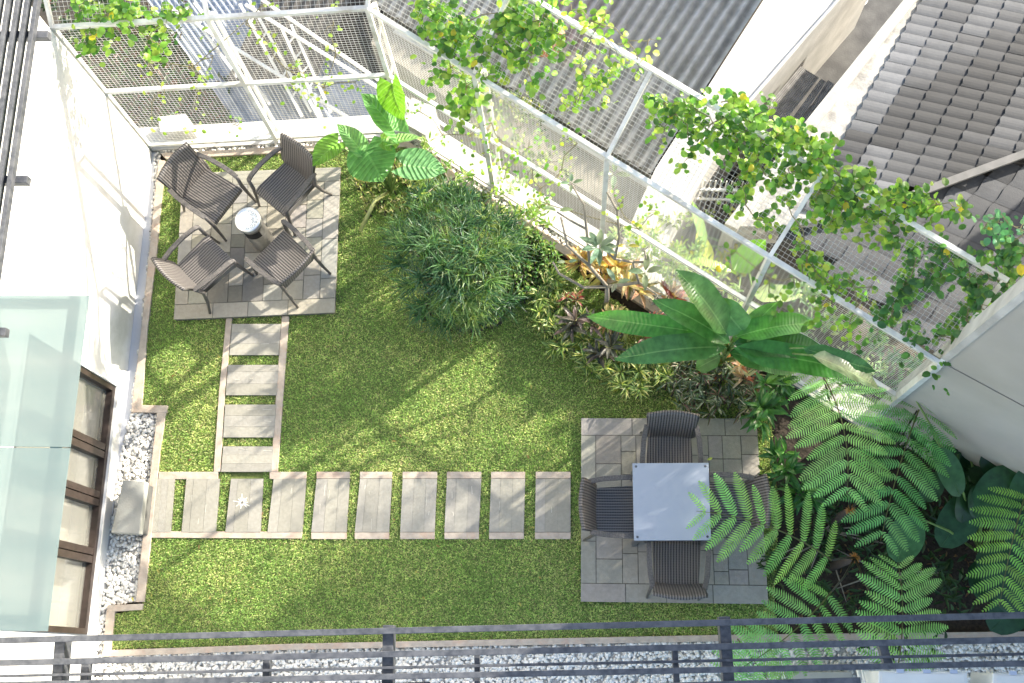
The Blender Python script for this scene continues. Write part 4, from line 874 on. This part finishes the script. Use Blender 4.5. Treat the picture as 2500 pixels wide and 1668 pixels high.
# frangipani with bare branches
fr_ = thing('frangipani', 'small frangipani with bare grey branches and a few grey-green leaves', 'tree', tuple(P(1490, 745, 0)))
def br(pts, r0, r1):
    g = Geo(); ps = [P(*p) for p in pts]; k = len(ps); g.tube(ps, [r0+(r1-r0)*i/(k-1) for i in range(k)], 8); g.build('branch', BARK, fr_, smooth=True)
br([(1478, 760, 0), (1482, 725, .5), (1482, 700, .8)], .03, .022)
br([(1482, 700, .8), (1440, 650, 1.1), (1385, 600, 1.3), (1370, 530, 1.5)], .02, .011); br([(1482, 700, .8), (1425, 702, .9), (1365, 668, 1.1), (1350, 640, 1.2)], .018, .010)
br([(1482, 700, .8), (1560, 690, 1.0), (1545, 640, 1.2), (1500, 632, 1.3), (1472, 605, 1.4)], .02, .011); br([(1545, 640, 1.2), (1578, 640, 1.3), (1574, 612, 1.4)], .014, .01)
br([(1440, 650, 1.1), (1432, 560, 1.5), (1425, 500, 1.7), (1395, 450, 1.9)], .016, .009); br([(1432, 560, 1.5), (1395, 540, 1.6), (1360, 518, 1.7)], .012, .008)
br([(1500, 632, 1.3), (1512, 580, 1.5), (1507, 515, 1.7), (1482, 470, 1.9)], .016, .01); br([(1507, 515, 1.7), (1530, 478, 1.9), (1536, 466, 2.0)], .01, .008); br([(1560, 690, 1.0), (1605, 720, 1.1), (1590, 745, 1.0)], .012, .01)
def rose(px_, py__, z, n, lpx, col, name='leaf_rosette'):
    g = Geo(); c = P(px_, py__, z); L_ = lpx*pxm(px_, py__, z)
    for k in range(n):
        a = k*6.283/n+random.uniform(-.2, .2); e = random.uniform(.05, .5); d = Vector((math.cos(a)*math.cos(e), math.sin(a)*math.cos(e), math.sin(e))); g.leaf(c+d*.02, c+d*L_*random.uniform(.8, 1.1), L_*.36, 'lance', droop=.12, n=6, col=jit(col, .15))
    g.build(name, FOLG, fr_, smooth=True)
FG_ = (.16, .22, .15)
rose(1462, 603, 1.45, 9, 52, FG_); rose(1395, 448, 1.9, 4, 30, FG_); rose(1500, 425, 2.0, 4, 45, (.13, .18, .11)); rose(1362, 515, 1.7, 2, 38, (.2, .28, .16)); rose(1385, 640, 1.2, 2, 30, FG_); rose(1505, 690, 1.1, 3, 42, (.22, .26, .19)); rose(1575, 665, 1.3, 4, 50, (.17, .22, .14)); rose(1530, 600, 1.5, 2, 30, (.3, .3, .08))
# banana / heliconia
bn_ = thing('banana_plant', 'large banana plant with long glossy leaves above the table', 'plant', tuple(P(1760, 900, 0)))
rt = P(1765, 880, .3); WS = 1.16; BG = (.055, .20, .035); BL_ = (.08, .26, .04)
for b_, t_, bh, th_, w_, col, dr, tw in [((1772, 848), (1500, 874), 1.7, 1.75, 62, (.06, .17, .05), .16, .1), ((1700, 810), (1432, 765), 1.75, 1.6, 50, BG, .2, -.35), ((1782, 838), (1592, 728), 1.8, 2.0, 56, (.07, .20, .05), .16, .1), ((1772, 815), (1650, 655), 1.9, 2.3, 74, (.08, .20, .06), .12, .35),
        ((1815, 812), (1745, 725), 1.8, 2.0, 66, (.09, .23, .07), .08, -.4), ((1798, 822), (2005, 785), 1.8, 1.8, 54, BL_, .16, -.2), ((1790, 840), (2015, 850), 1.75, 1.6, 60, (.05, .15, .04), .1, 0), ((1790, 850), (2120, 905), 1.75, 1.5, 58, BG, .14, .25), ((1780, 860), (1950, 905), 1.5, 1.2, 44, (.05, .16, .04), .1, .2), ((1985, 868), (2150, 950), 2.0, 1.75, 56, (.20, .28, .17), .06, -.5), ((1960, 850), (2140, 905), 1.95, 1.8, 40, (.05, .15, .05), .1, .3), ((1790, 835), (1900, 735), 1.7, 1.9, 44, (.12, .30, .06), .1, .2), ((1775, 830), (1700, 690), 1.6, 1.9, 46, (.14, .32, .08), .1, -.4), ((1770, 845), (1580, 800), 1.5, 1.4, 46, (.08, .22, .05), .14, .3), ((1760, 870), (1700, 900), 1.3, 1.1, 40, (.05, .14, .035), .1, 0), ((1800, 800), (1860, 820), 1.7, 1.6, 40, (.09, .26, .03), .05, 0)]:
    bigleaf(bn_, b_, t_, bh, th_, w_*WS, 'banana', col, root=rt, droop=dr, twist=tw, n=14, wave=.02, fold=.16)
bg2 = thing('banana_plant', 'pale green backlit banana leaves growing beyond the mesh fence', 'plant', tuple(P(1790, 620, -2.5))); r2 = P(1800, 640, -2.4)
for b_, t_, bh, th_, w_, col, dr, tw in [((1790, 665), (1622, 620), .2, .3, 26, (.26, .38, .08), .1, .3), ((1790, 660), (1870, 585), -.3, -.1, 62, (.20, .42, .05), .05, .2), ((1720, 600), (1690, 490), -.6, -.2, 26, (.26, .40, .14), .05, .2), ((1840, 720), (1960, 720), -.4, -.3, 50, (.34, .42, .2), .05, -.2), ((1800, 740), (1900, 790), -.4, -.5, 40, (.3, .42, .12), .05, .1), ((1700, 570), (1740, 640), -.6, -.8, 30, (.4, .44, .1), .1, 0)]:
    bigleaf(bg2, b_, t_, bh, th_, w_, 'banana', col, root=r2, droop=dr, twist=tw, n=10, wave=.015)
# round broad-leaved plants at the right
bp2 = thing('broad_leaf_plant', 'dark plant with big rounded glossy leaves by the shaded wall', 'plant', tuple(P(2400, 1340, 0))); r3 = P(2390, 1350, .1)
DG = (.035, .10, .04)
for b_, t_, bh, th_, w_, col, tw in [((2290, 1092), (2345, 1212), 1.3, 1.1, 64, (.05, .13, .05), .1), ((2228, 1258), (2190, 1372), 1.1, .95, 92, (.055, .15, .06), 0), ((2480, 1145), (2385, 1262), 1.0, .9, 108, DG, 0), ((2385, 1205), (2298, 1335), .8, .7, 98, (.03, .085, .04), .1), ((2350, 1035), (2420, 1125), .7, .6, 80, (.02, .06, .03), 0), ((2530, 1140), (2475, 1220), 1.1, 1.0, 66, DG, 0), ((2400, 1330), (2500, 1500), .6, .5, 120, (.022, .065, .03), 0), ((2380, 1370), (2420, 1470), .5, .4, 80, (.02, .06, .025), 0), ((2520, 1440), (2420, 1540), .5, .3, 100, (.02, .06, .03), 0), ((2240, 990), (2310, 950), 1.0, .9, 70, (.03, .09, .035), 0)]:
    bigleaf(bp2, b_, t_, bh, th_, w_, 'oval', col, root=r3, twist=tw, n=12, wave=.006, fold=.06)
bigleaf(bp2, (2213, 936), (2310, 1024), 1.5, 1.3, 34, 'lance', (.42, .47, .33), root=r3, twist=.2, n=10)
# understorey shrubs right of the table patio
for i, (px_, py__, s_, lab) in enumerate([(1868, 1010, 46, 'dark lance-leaved shrub at the top right corner of the table patio'), (1905, 1130, 58, 'glossy lance-leaved shrub right of the hidden chair'), (1960, 1200, 50, 'dark lance-leaved shrub below the upper fern fronds'), (1885, 960, 38, 'small leafy shrub between the white striped leaves and the ferns')]):
    rosettes('leafy_shrub', lab, 'shrub', [(px_+random.uniform(-s_, s_)*.6, py__+random.uniform(-s_, s_)*.6) for _ in range(5)], 10, .22, .055, [(.05, .15, .04), (.09, .22, .05), (.04, .12, .03)], h=(.25, .6), shape='lance', m=FOLG, group='lance-leaved shrubs beside the table patio')
# tree ferns
FN = [(.25, .50, .14), (.28, .54, .17), (.22, .46, .15)]
def frond(parent, bpx, tpx, bh, th_, lpx, n, col, root, bend=0.0, prof=None, sweep=.28):
    lpx *= 1.06; n = int(n*1.05)
    B, T = P(*bpx, bh), P(*tpx, th_); sc_ = pxm(*bpx, (bh+th_)/2); L_ = (T-B).length; d0 = (T-B).normalized(); sd = d0.cross(Vector((0, 0, 1))).normalized()
    def c_(t): return B+(T-B)*t+sd*(bend*L_*4*t*(1-t))+Vector((0, 0, .10*L_*4*t*(1-t)))
    g = Geo(); g.tube([c_(i/8) for i in range(9)], [.008-.0007*i for i in range(9)], 5, col=(.12, .14, .05))
    for i in range(n):
        t = (i+.4)/n; c = c_(t); d = (c_(min(1, t+.02))-c_(t-.02)).normalized(); s1 = d.cross(Vector((0, 0, 1))).normalized()
        pl = lpx*sc_*((.72+.28*math.sin(math.pi*min(1, t*1.5+.1))) if t < .6 else 1-((t-.6)/.4)**1.7*.62)
        for s_ in (-1, 1):
            e = (s1*s_+d*(sweep+.75*t*t+random.uniform(-.09, .09))+Vector((0, 0, random.uniform(-.12, .05)))).normalized(); l_ = pl*random.uniform(.9, 1.06); np_ = max(8, int(l_/.022)); cj = jit(col, .14)
            nrm = e.cross(d).normalized(); nrm = nrm if nrm.z > 0 else -nrm; pv = nrm.cross(e).normalized(); tilt = random.uniform(-.25, .25); pv = (pv+nrm*tilt).normalized()
            g.tube([c, c+e*l_*.5+Vector((0, 0, .01)), c+e*l_+Vector((0, 0, -.12*l_))], [.0022, .0018, .001], 4, col=(.14, .22, .07))
            for k in range(np_):
                u = (k+.5)/np_; q = c+e*l_*u+Vector((0, 0, .02*math.sin(math.pi*u)-.12*l_*u*u)); pw = .16*pl*(min(1, .6+u*2.0))*(1 if u < .6 else 1-((u-.6)/.4)**1.8*.85)
                for s2 in (-1, 1):
                    ee_ = (pv*s2+e*.38).normalized(); w_ = l_/np_*.33; T2 = q+ee_*pw+Vector((0, 0, -.2*pw)); b0 = q-e*w_; b1 = q+e*w_
                    g.add([b0, b1, q.lerp(T2, .6)+e*w_*.95, T2, q.lerp(T2, .6)-e*w_*.75], [(0, 1, 2, 3, 4)], cj)
    g.build('frond', FOL, parent)
    if root is not None:
        g = Geo(); g.tube([root, root.lerp(B, .6)+Vector((0, 0, .12)), B], [.012, .01, .008], 6, col=(.05, .05, .03)); g.build('stalk', GSTEM, parent, smooth=True)
CROWN = mat('fern_crown_fuzz', (.30, .16, .06), (.16, .08, .03), 60, .95, .9, 120)
def fern(label, base, ch):
    c = P(*base, ch); b0 = Vector((c.x, c.y, -.04)); t = thing('tree_fern', label, 'tree fern', tuple(b0)); g = Geo(); g.tube([b0, c-Vector((0, 0, .06))], [.05, .035], 10); g.build('trunk', DKSTEM, t, smooth=True)
    g = Geo()
    for _ in range(170):
        d = rnd_dir(); s_ = random.uniform(.02, .065); k = random.uniform(.5, 1.2); g.leaf(c+d*.012, c+d*s_+Vector((0, 0, random.uniform(-.01, .01))), .007, 'lance', droop=.3, n=3, col=(.40*k, .20*k, .07*k))
    g.build('crown', FOL, t); return t, c
f1, c1 = fern('tree fern with brown fuzzy crown whose frond hangs over the square table', (2087, 1362), .95)
frond(f1, (2030, 1368), (1700, 1248), 1.35, 1.85, 118, 10, FN[0], c1, bend=.05)
frond(f1, (2190, 1640), (2192, 1372), 1.75, 1.55, 118, 10, FN[1], c1, bend=.02)
frond(f1, (2030, 1445), (1775, 1650), 1.3, 1.5, 112, 10, FN[2], c1, bend=-.04)
frond(f1, (1800, 1560), (1900, 1700), .9, .8, 85, 7, FN[2], None)
f2, c2_ = fern('tree fern with brown fuzzy crown, upper of two, under the banana leaf tips', (2077, 1247), .85)
frond(f2, (2010, 920), (2068, 1210), 1.35, 1.55, 132, 10, FN[1], c2_, bend=-.05)
frond(f2, (2250, 985), (2150, 1320), 1.2, 1.5, 128, 11, (.16, .40, .13), c2_, bend=.04)
frond(f2, (2290, 1060), (2170, 905), .9, 1.1, 75, 8, (.12, .26, .11), None)
frond(f2, (2060, 945), (1935, 885), .8, .7, 62, 7, (.24, .36, .12), None)
f3, c3_ = fern('tree fern at the right edge, mostly beyond the picture, with a yellow-green frond', (2540, 1300), 1.0)
frond(f3, (2505, 1205), (2440, 1480), 1.5, 1.5, 105, 11, (.24, .48, .10), c3_, bend=.05)
# dark spindly stems near the fence end
shrub('spindly_plant', 'thin dark-stemmed plant near the foot of the fence end', 'plant', P(2140, 1000, .5), .22, .35, 60, .07, .02, [(.03, .04, .025), (.07, .06, .04)], stems=14)
shrub('spindly_plant', 'small bluish leaved plant in front of the fence end post', 'plant', P(2190, 900, 1.2), .3, .35, 170, .06, .025, [(.10, .2, .12), (.13, .24, .15), (.08, .15, .09)], stems=6)
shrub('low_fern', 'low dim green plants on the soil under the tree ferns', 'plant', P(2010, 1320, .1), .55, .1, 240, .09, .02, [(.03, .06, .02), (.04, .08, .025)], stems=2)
# added trees out of view beyond the shaded wall; crowns placed to shade the patio
def crown_tree(x_, y_, label):
    t = thing('added_shade_tree', label, 'tree', (x_, y_, -3.2)); g = Geo(); top = Vector((x_, y_, 4.7)); g.tube([Vector((x_, y_, -3.2)), Vector((x_+.1, y_, 0)), Vector((x_, y_+.1, 3.4))], [.2, .16, .11], 12); g.build('trunk', BARK, t, smooth=True)
    gb = Geo(); g = Geo(); ends = []
    for k in range(26):
        d = rnd_dir(); e = top+Vector((d.x*1.3, d.y*1.3, d.z*1.8)); ends.append(e); gb.tube([Vector((x_, y_+.05, 2.8+random.random()*.5)), top.lerp(e, .5)+rnd_dir()*.1, e], [.06, .035, .012], 6)
    gb.build('limbs', BARK, t, smooth=True)
    for _ in range(3000):
        e = random.choice(ends)+Vector((random.gauss(0, .32), random.gauss(0, .32), random.gauss(0, .38))); d = rnd_dir(); g.leaf(e, e+d*random.uniform(.12, .2), .09, 'lance', n=3, col=jit((.08, .17, .05), .3))
    g.build('crown', FOL, t); return t
for q_, s_ in ((.95, 11.3), (-.9, 10.6)):
    crown_tree(-.6*q_+.8*s_, .8*q_+.6*s_, 'added out-of-view tree beyond the shaded wall, throwing shade on the table patio' if q_ > 0 else 'added out-of-view tree nearer the railing side behind the shaded wall, throwing shade on the ferns')
# dense dark leaves at the foot of the shaded wall
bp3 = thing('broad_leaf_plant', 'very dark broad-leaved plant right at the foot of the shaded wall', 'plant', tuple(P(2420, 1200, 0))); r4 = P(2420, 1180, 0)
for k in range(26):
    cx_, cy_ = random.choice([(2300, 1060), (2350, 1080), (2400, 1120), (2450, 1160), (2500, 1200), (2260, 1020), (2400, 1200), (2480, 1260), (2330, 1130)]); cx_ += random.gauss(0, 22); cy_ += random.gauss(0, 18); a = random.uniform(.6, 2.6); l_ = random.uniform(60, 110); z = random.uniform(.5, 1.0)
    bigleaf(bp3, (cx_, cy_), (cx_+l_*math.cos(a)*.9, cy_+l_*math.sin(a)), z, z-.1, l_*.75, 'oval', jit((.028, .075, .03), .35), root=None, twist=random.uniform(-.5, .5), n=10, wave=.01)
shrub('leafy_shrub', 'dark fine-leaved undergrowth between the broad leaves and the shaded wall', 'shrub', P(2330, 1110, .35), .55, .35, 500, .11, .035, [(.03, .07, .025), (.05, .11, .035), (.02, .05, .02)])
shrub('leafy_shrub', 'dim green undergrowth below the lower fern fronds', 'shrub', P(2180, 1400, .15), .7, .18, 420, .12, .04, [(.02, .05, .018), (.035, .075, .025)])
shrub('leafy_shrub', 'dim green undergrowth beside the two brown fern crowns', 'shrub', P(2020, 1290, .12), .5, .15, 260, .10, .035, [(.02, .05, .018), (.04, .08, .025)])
for i, (px_, py__, n_, rx_, lab, pal_) in enumerate([(1275, 545, 420, .35, 'bright bushy ground plant at the fence foot right of the palm bush', 1), (1640, 640, 300, .3, 'airy light green plant between the frangipani and the fence', 1), (1720, 690, 260, .28, 'light green leafy plant behind the upright banana leaf', 1), (1960, 770, 340, .4, 'pale feathery plant between the right banana leaves and the fence', 2), (2080, 850, 300, .35, 'grey-green feathery plant by the last fence panel', 2), (1090, 420, 240, .28, 'light ground plant at the fence foot beside the elephant ear', 1), (1560, 600, 220, .25, 'thin pale plant behind the frangipani branches', 1)]):
    shrub('bushy_plant', lab, 'plant', P(px_, py__, .35 if i else .15), rx_, .28, n_, .075, .028, [(.22, .32, .09), (.14, .24, .06), (.32, .38, .14)] if pal_ == 1 else [(.12, .2, .1), (.18, .27, .13), (.25, .32, .18)], 'lance')
# loose dead leaves on the soil
g = Geo()
for (x_, y_) in scatter([(1880, 1200), (2500, 1250), (2500, 1530), (1900, 1530)], 420, 9):
    c = P(x_, y_, -.035); a = random.uniform(0, 6.28); g.leaf(c, c+Vector((math.cos(a), math.sin(a), random.uniform(0, .3)))*random.uniform(.03, .07), .02, 'lance', n=3, col=random.choice([(.12, .06, .03), (.07, .04, .03), (.16, .10, .05), (.04, .05, .02)]))
o = g.build('leaf_litter', FOL); o['kind'] = 'stuff'; tag(o, 'brown fallen leaves on the dark soil under the ferns', 'leaf litter')
g = Geo(); c = P(1727, 1123, .81); g.leaf(c, c+Vector((.05, .02, .01)), .03, 'lance', n=4, col=(.35, .4, .08)); tag(g.build('fallen_leaf', FOL), 'yellow-green leaf lying by the far right corner of the square table', 'leaf')
g = Geo()
for (x_, y_) in scatter([(420, 800), (1380, 720), (1400, 1500), (300, 1500)], 46, 12):
    c = P(x_, y_, .012); a = random.uniform(0, 6.28); g.leaf(c, c+Vector((math.cos(a), math.sin(a), random.uniform(0, .25)))*random.uniform(.03, .055), .022, 'lance', n=4, col=random.choice([(.40, .26, .10), (.45, .40, .12), (.3, .17, .08)]))
o = g.build('fallen_leaves', FOL); o['kind'] = 'stuff'; tag(o, 'a few yellow and brown leaves fallen on the lawn', 'fallen leaves')
# climbing vines on the fence
def vinept(px_, py__, off=0.0):
    if px_ < 985 and py__ < 330:
        p = PV(px_, py__, A0, C0); 
        s = (p-A0).dot(ad)
        if p.z > Z2: return lean(px_, py__, A0, an, off), an
        return p+an*off, an
    p = PV(px_, py__, C0, E0)
    if p.z > Z2: return lean(px_, py__, C0, fn, off), fn
    return p+fn*off, fn
def lean(px_, py__, O, n, off):
    nn = (n*(ZT-Z2)-Vector((0, 0, OUT))).normalized(); p0 = Vector((O.x, O.y, Z2)); p = PN(px_, py__, p0, nn)
    return p-nn*off
VP = [(.13, .27, .05), (.09, .20, .04), (.20, .34, .06), (.30, .43, .10), (.06, .15, .04), (.11, .22, .06), (.24, .36, .08)]
def vine(label, clusters, ls=.075, pal=VP, bright=1.0):
    pts0 = [vinept(c[0], c[1])[0] for c in clusters]; lo = min(pts0, key=lambda p: p.z); t = thing('climbing_vine', label, 'vine', (lo.x, lo.y, lo.z), 'vines climbing on the mesh fence'); g = Geo(); gs = Geo()
    for (cx_, cy_, rad, n) in clusters:
        twigs = [(cx_+random.gauss(0, .5)*rad, cy_+random.gauss(0, .5)*rad) for _ in range(max(2, n//7))]
        c0, _ = vinept(cx_, cy_, random.uniform(-.04, .05))
        for (tx, ty) in twigs:
            p1, nn = vinept(tx, ty, random.uniform(-.12, .06)); gs.tube([c0, c0.lerp(p1, .5)+rnd_dir()*.03, p1], [.004, .003, .002], 4, col=(.2, .17, .08))
        for _ in range(int(n*1.4)):
            tx, ty = random.choice(twigs); sg = 9 if random.random() < .72 else 22; q, nn = vinept(tx+random.gauss(0, sg), ty+random.gauss(0, sg)+(sg > 9)*8, random.uniform(-.2, .1))
            d = rnd_dir(); d.z = -abs(d.z)*.4-.1 if random.random() < .6 else d.z*.4; d.normalize(); l_ = ls*1.12*random.uniform(.6, 1.25)
            up = (Vector((0, -.25, 1))+rnd_dir()*.75).normalized(); yel = random.random() < .012
            g.leaf(q, q+d*l_, l_*.74, 'oval', up=up, droop=.12, n=5, col=(.5, .42, .05) if yel else jit(random.choice(pal), .25), fold=.08)
    for i_ in range(1, len(clusters)):
        a = clusters[i_]; b_ = min(clusters[:i_], key=lambda c: math.hypot(a[0]-c[0], a[1]-c[1]))
        if True:
            p, q = vinept(a[0], a[1])[0], vinept(b_[0], b_[1])[0]; gs.tube([p, p.lerp(q, .5)+rnd_dir()*.05, q], .005, 5, col=(.2, .18, .1))
    g.build('leaves', FOLV, t); gs.build('stems', GSTEM, t); return t
vine('leafy vine hanging over the top rail beside the white wall, top left', [(195, 20, 26, 26), (205, 75, 24, 22), (250, 45, 34, 44), (275, 20, 30, 26), (310, 45, 30, 30), (360, 95, 26, 22), (300, 30, 25, 16), (410, 38, 28, 22), (440, 30, 22, 16), (375, 45, 24, 12), (230, 100, 20, 10), (395, 110, 14, 8)], .07)
vine('sparse pale vine sprigs low on the left mesh behind the chairs', [(365, 150, 22, 12), (470, 165, 14, 5), (480, 215, 26, 12), (640, 15, 22, 8), (395, 215, 14, 5), (600, 60, 30, 7), (660, 110, 25, 8), (700, 170, 35, 14), (790, 215, 30, 14), (470, 335, 26, 22), (510, 330, 20, 12), (370, 290, 12, 4), (820, 130, 25, 9), (740, 180, 30, 12), (870, 200, 30, 10), (580, 300, 20, 6), (520, 140, 20, 5), (815, 55, 20, 6)], .042, [(.24, .36, .08), (.30, .40, .10), (.18, .32, .06)])
vine('densest vine with round leaves over the fence corner in front of the clay jar', [(1070, 30, 34, 60), (1060, 75, 30, 45), (1090, 110, 34, 50), (1130, 60, 34, 40), (1100, 165, 34, 50), (1140, 210, 36, 48), (1180, 130, 38, 46), (1150, 250, 26, 26), (1230, 30, 46, 64), (1280, 60, 44, 60), (1210, 80, 40, 44), (1250, 130, 40, 40), (1300, 130, 36, 34), (1330, 40, 34, 34), (1190, 190, 30, 26), (1350, 80, 24, 20), (1370, 100, 20, 14), (1040, 10, 24, 18), (1300, 200, 24, 14), (1165, 275, 16, 10)], .068)
vine('yellowish vine sprigs between the clay jar and the white concrete roof', [(1400, 25, 24, 12), (1440, 50, 22, 16), (1465, 60, 20, 10), (1415, 165, 22, 16), (1435, 200, 34, 40), (1410, 250, 28, 24), (1460, 225, 20, 12), (1530, 100, 18, 4), (1490, 110, 24, 10), (1490, 165, 26, 14), (1560, 160, 26, 14), (1580, 100, 12, 4), (1480, 35, 14, 5)], .06, [(.26, .40, .08), (.36, .46, .14), (.14, .28, .06)])
vine('vine with glossy leaves across the fence in front of the white concrete roof', [(1620, 250, 34, 40), (1650, 280, 36, 46), (1680, 330, 34, 34), (1620, 320, 24, 14), (1700, 270, 34, 38), (1740, 300, 38, 52), (1790, 270, 40, 60), (1830, 300, 40, 60), (1860, 340, 40, 60), (1800, 340, 40, 52), (1760, 370, 30, 26), (1850, 390, 34, 40), (1900, 330, 34, 44), (1690, 380, 20, 12), (1880, 265, 20, 12), (1870, 430, 26, 24), (1800, 430, 24, 14), (1820, 500, 30, 28), (1870, 540, 26, 20), (1760, 250, 22, 14)], .062)
vine('thick vine along the top rail in front of the grey tiled roof', [(1940, 350, 40, 60), (1970, 400, 40, 60), (1930, 420, 36, 40), (2010, 390, 34, 46), (2050, 430, 40, 56), (2000, 470, 38, 44), (2060, 490, 40, 50), (2110, 460, 38, 46), (2100, 510, 36, 46), (2150, 500, 36, 44), (2030, 540, 28, 24), (2120, 560, 26, 22), (2180, 540, 34, 34), (2200, 480, 34, 34), (2250, 490, 30, 30), (2290, 500, 30, 28), (2180, 590, 24, 20), (2330, 510, 24, 16), (2230, 540, 30, 22)], .064)
vine('vine of dark round leaves hanging at the fence end by the shaded wall', [(2240, 620, 34, 24), (2300, 610, 34, 24), (2280, 660, 30, 22), (2330, 650, 30, 26), (2370, 680, 30, 20), (2200, 700, 34, 30), (2230, 740, 32, 28), (2260, 690, 26, 16), (2380, 720, 26, 24), (2410, 680, 30, 26), (2440, 640, 34, 32), (2480, 620, 30, 30), (2460, 700, 28, 24), (2400, 740, 26, 22), (2420, 760, 22, 16), (2360, 780, 28, 18), (2340, 830, 26, 16), (2390, 800, 20, 10), (2300, 880, 24, 12), (2180, 760, 30, 24), (2160, 800, 30, 22), (2240, 840, 30, 20), (2300, 820, 26, 14)], .068, [(.06, .16, .06), (.08, .20, .06), (.05, .13, .05), (.14, .27, .07)])
vine('trailing blue-green sprigs reaching over the dark hip roof at the right edge', [(2400, 560, 26, 14), (2430, 530, 22, 12), (2460, 545, 22, 12), (2490, 560, 20, 10), (2470, 590, 20, 8), (2520, 600, 24, 12)], .055, [(.10, .26, .14), (.14, .30, .18)])
vine('light green sprigs in the lower mesh above the banana plant', [(1950, 600, 22, 16), (1970, 640, 26, 28), (1990, 660, 24, 18), (1960, 670, 20, 12), (2020, 690, 26, 20), (2050, 700, 28, 26), (2080, 690, 24, 16), (2030, 740, 24, 16), (2000, 750, 22, 14), (2090, 750, 24, 16), (1880, 680, 20, 10), (2070, 790, 22, 14), (2130, 700, 22, 10), (1900, 740, 20, 8), (1790, 610, 14, 6), (1960, 560, 14, 5), (1920, 490, 18, 12)], .058, [(.14, .28, .05), (.26, .38, .08), (.09, .2, .05)])
vine('small pale leaves scattered on the lower mesh beside the white parapet', [(1200, 300, 22, 14), (1220, 345, 24, 20), (1255, 390, 26, 22), (1185, 380, 20, 10), (1230, 440, 22, 16), (1300, 410, 26, 16), (1150, 330, 16, 8), (1320, 460, 20, 12), (1080, 330, 20, 8), (1020, 270, 20, 12), (1290, 360, 22, 12), (1340, 500, 18, 8), (1370, 420, 20, 8), (1410, 350, 24, 10), (1300, 500, 18, 7), (1560, 560, 24, 14), (1600, 520, 28, 16), (1500, 480, 20, 8)], .042, [(.22, .36, .07), (.30, .40, .10), (.12, .26, .05)])
# shrubs growing low beyond the fence
LP = [(.15, .19, .07), (.08, .12, .04), (.24, .27, .09), (.04, .07, .025)]
shrub('bushy_shrub', 'sunlit bushy shrub growing between the fence and the corrugated roof', 'shrub', P(1265, 290, -.7), .42, .4, 420, .055, .03, LP, 'oval')
shrub('bushy_shrub', 'loose yellow-green shrub on the tan ledge beyond the lower mesh', 'shrub', P(1340, 370, -.8), .40, .35, 300, .055, .03, LP, 'oval')
shrub('bushy_shrub', 'pale shrub beyond the fence behind the bare frangipani branches', 'shrub', P(1610, 560, -1.0), .40, .35, 300, .06, .03, [(.28, .33, .14), (.2, .26, .1), (.1, .14, .05)], 'oval')
shrub('bushy_shrub', 'pale shrub with yellow flowers near the backlit banana leaves', 'shrub', P(1770, 620, -1.2), .35, .35, 200, .07, .04, [(.36, .42, .18), (.3, .38, .1), (.5, .45, .08)], 'oval')
for i, (px_, py__, s_, lab) in enumerate([(330, 180, .5, 'dark plants in the shaded yard beside the white wall'), (400, 240, .5, 'reddish brown shrub low behind the left mesh fence'), (480, 110, .35, 'dull green shrub by the blue-grey sheet'), (560, 270, .4, 'mixed dark shrub below the mesh near the corner block'), (280, 110, .35, 'shaded plants at the top left beyond the fence'), (420, 150, .45, 'dark olive shrub in the middle of the yard behind the left mesh'), (370, 270, .45, 'dark shrub nearest the small white block behind the left mesh'), (500, 215, .4, 'dark green clump beside the plastic roof sheet edge'), (250, 40, .5, 'dark clump partly hidden by the top left vine')]):
    shrub('yard_shrub', lab, 'shrub', P(px_, py__, -2.2), s_*1.35, .3, 520, .11, .045, [(.03, .06, .02), (.05, .09, .03), (.09, .05, .035), (.025, .045, .02), (.07, .10, .035)], group='plants in the yard behind the left fence')
# ------------------------------------------------------------------ air conditioners at the bottom right
ACM = mat('ac_casing', (.74, .74, .70), (.68, .68, .64), 4, .4)
def ac(px4, z, lab):
    q = [P(x, y, z) for x, y in px4]; c = sum(q, Vector())/4; t = thing('air_conditioner', lab, 'air conditioner', (c.x, c.y, z-.55), 'air conditioner units under the railing')
    g = Geo(); g.prism(q, z-.55, z); g.build('casing', ACM, t, bevel=.012)
    g = Geo(); q2 = [c+(p-c)*.93 for p in q]; g.prism(q2, z+.0005, z+.006); g.build('lid', ACM, t, bevel=.003)
    g = Geo(); A, B = q[0], q[1]
    for i in range(3): g.beam(A.lerp(B, .2+.3*i)+Vector((0, 0, .003)), A.lerp(B, .2+.3*i)+Vector((.06, 0, .003)), .03, .012)
    g.build('clip', mat('ac_clip', (.45, .5, .6), None, 5, .5), t)
ac([(2145, 1638), (2362, 1640), (2368, 1800), (2140, 1800)], 2.2, 'white air conditioner casing, wider of the two at the bottom right')
ac([(2424, 1643), (2620, 1645), (2620, 1800), (2420, 1800)], 2.2, 'white air conditioner casing at the bottom right corner')
g = Geo(); g.prism([P(1935, 1640, .25), P(2080, 1640, .25), P(2082, 1760, .25), P(1930, 1760, .25)], -.05, .25); tag(g.build('concrete_plinth', mat('plinth', (.42, .40, .34), (.36, .34, .29), 6, .85, .2, 50), bevel=.008), 'low beige concrete plinth on the pebbles below the railing', 'plinth')
for a, b_, lab in (((2093, 1632), (2108, 1700), 'pair of white pipes left of the wider air conditioner'), ((2412, 1640), (2440, 1700), 'white pipe between the two air conditioners')):
    g = Geo(); A, B = P(*a, 1.9), P(*b_, 2.1); g.tube([P(a[0], a[1], .02), A, B], .014, 8); g.tube([P(a[0]+8, a[1], .02), A+Vector((.035, 0, 0)), B+Vector((.035, 0, 0))], .012, 8); tag(g.build('pipe', ACM, smooth=True), lab, 'pipe')
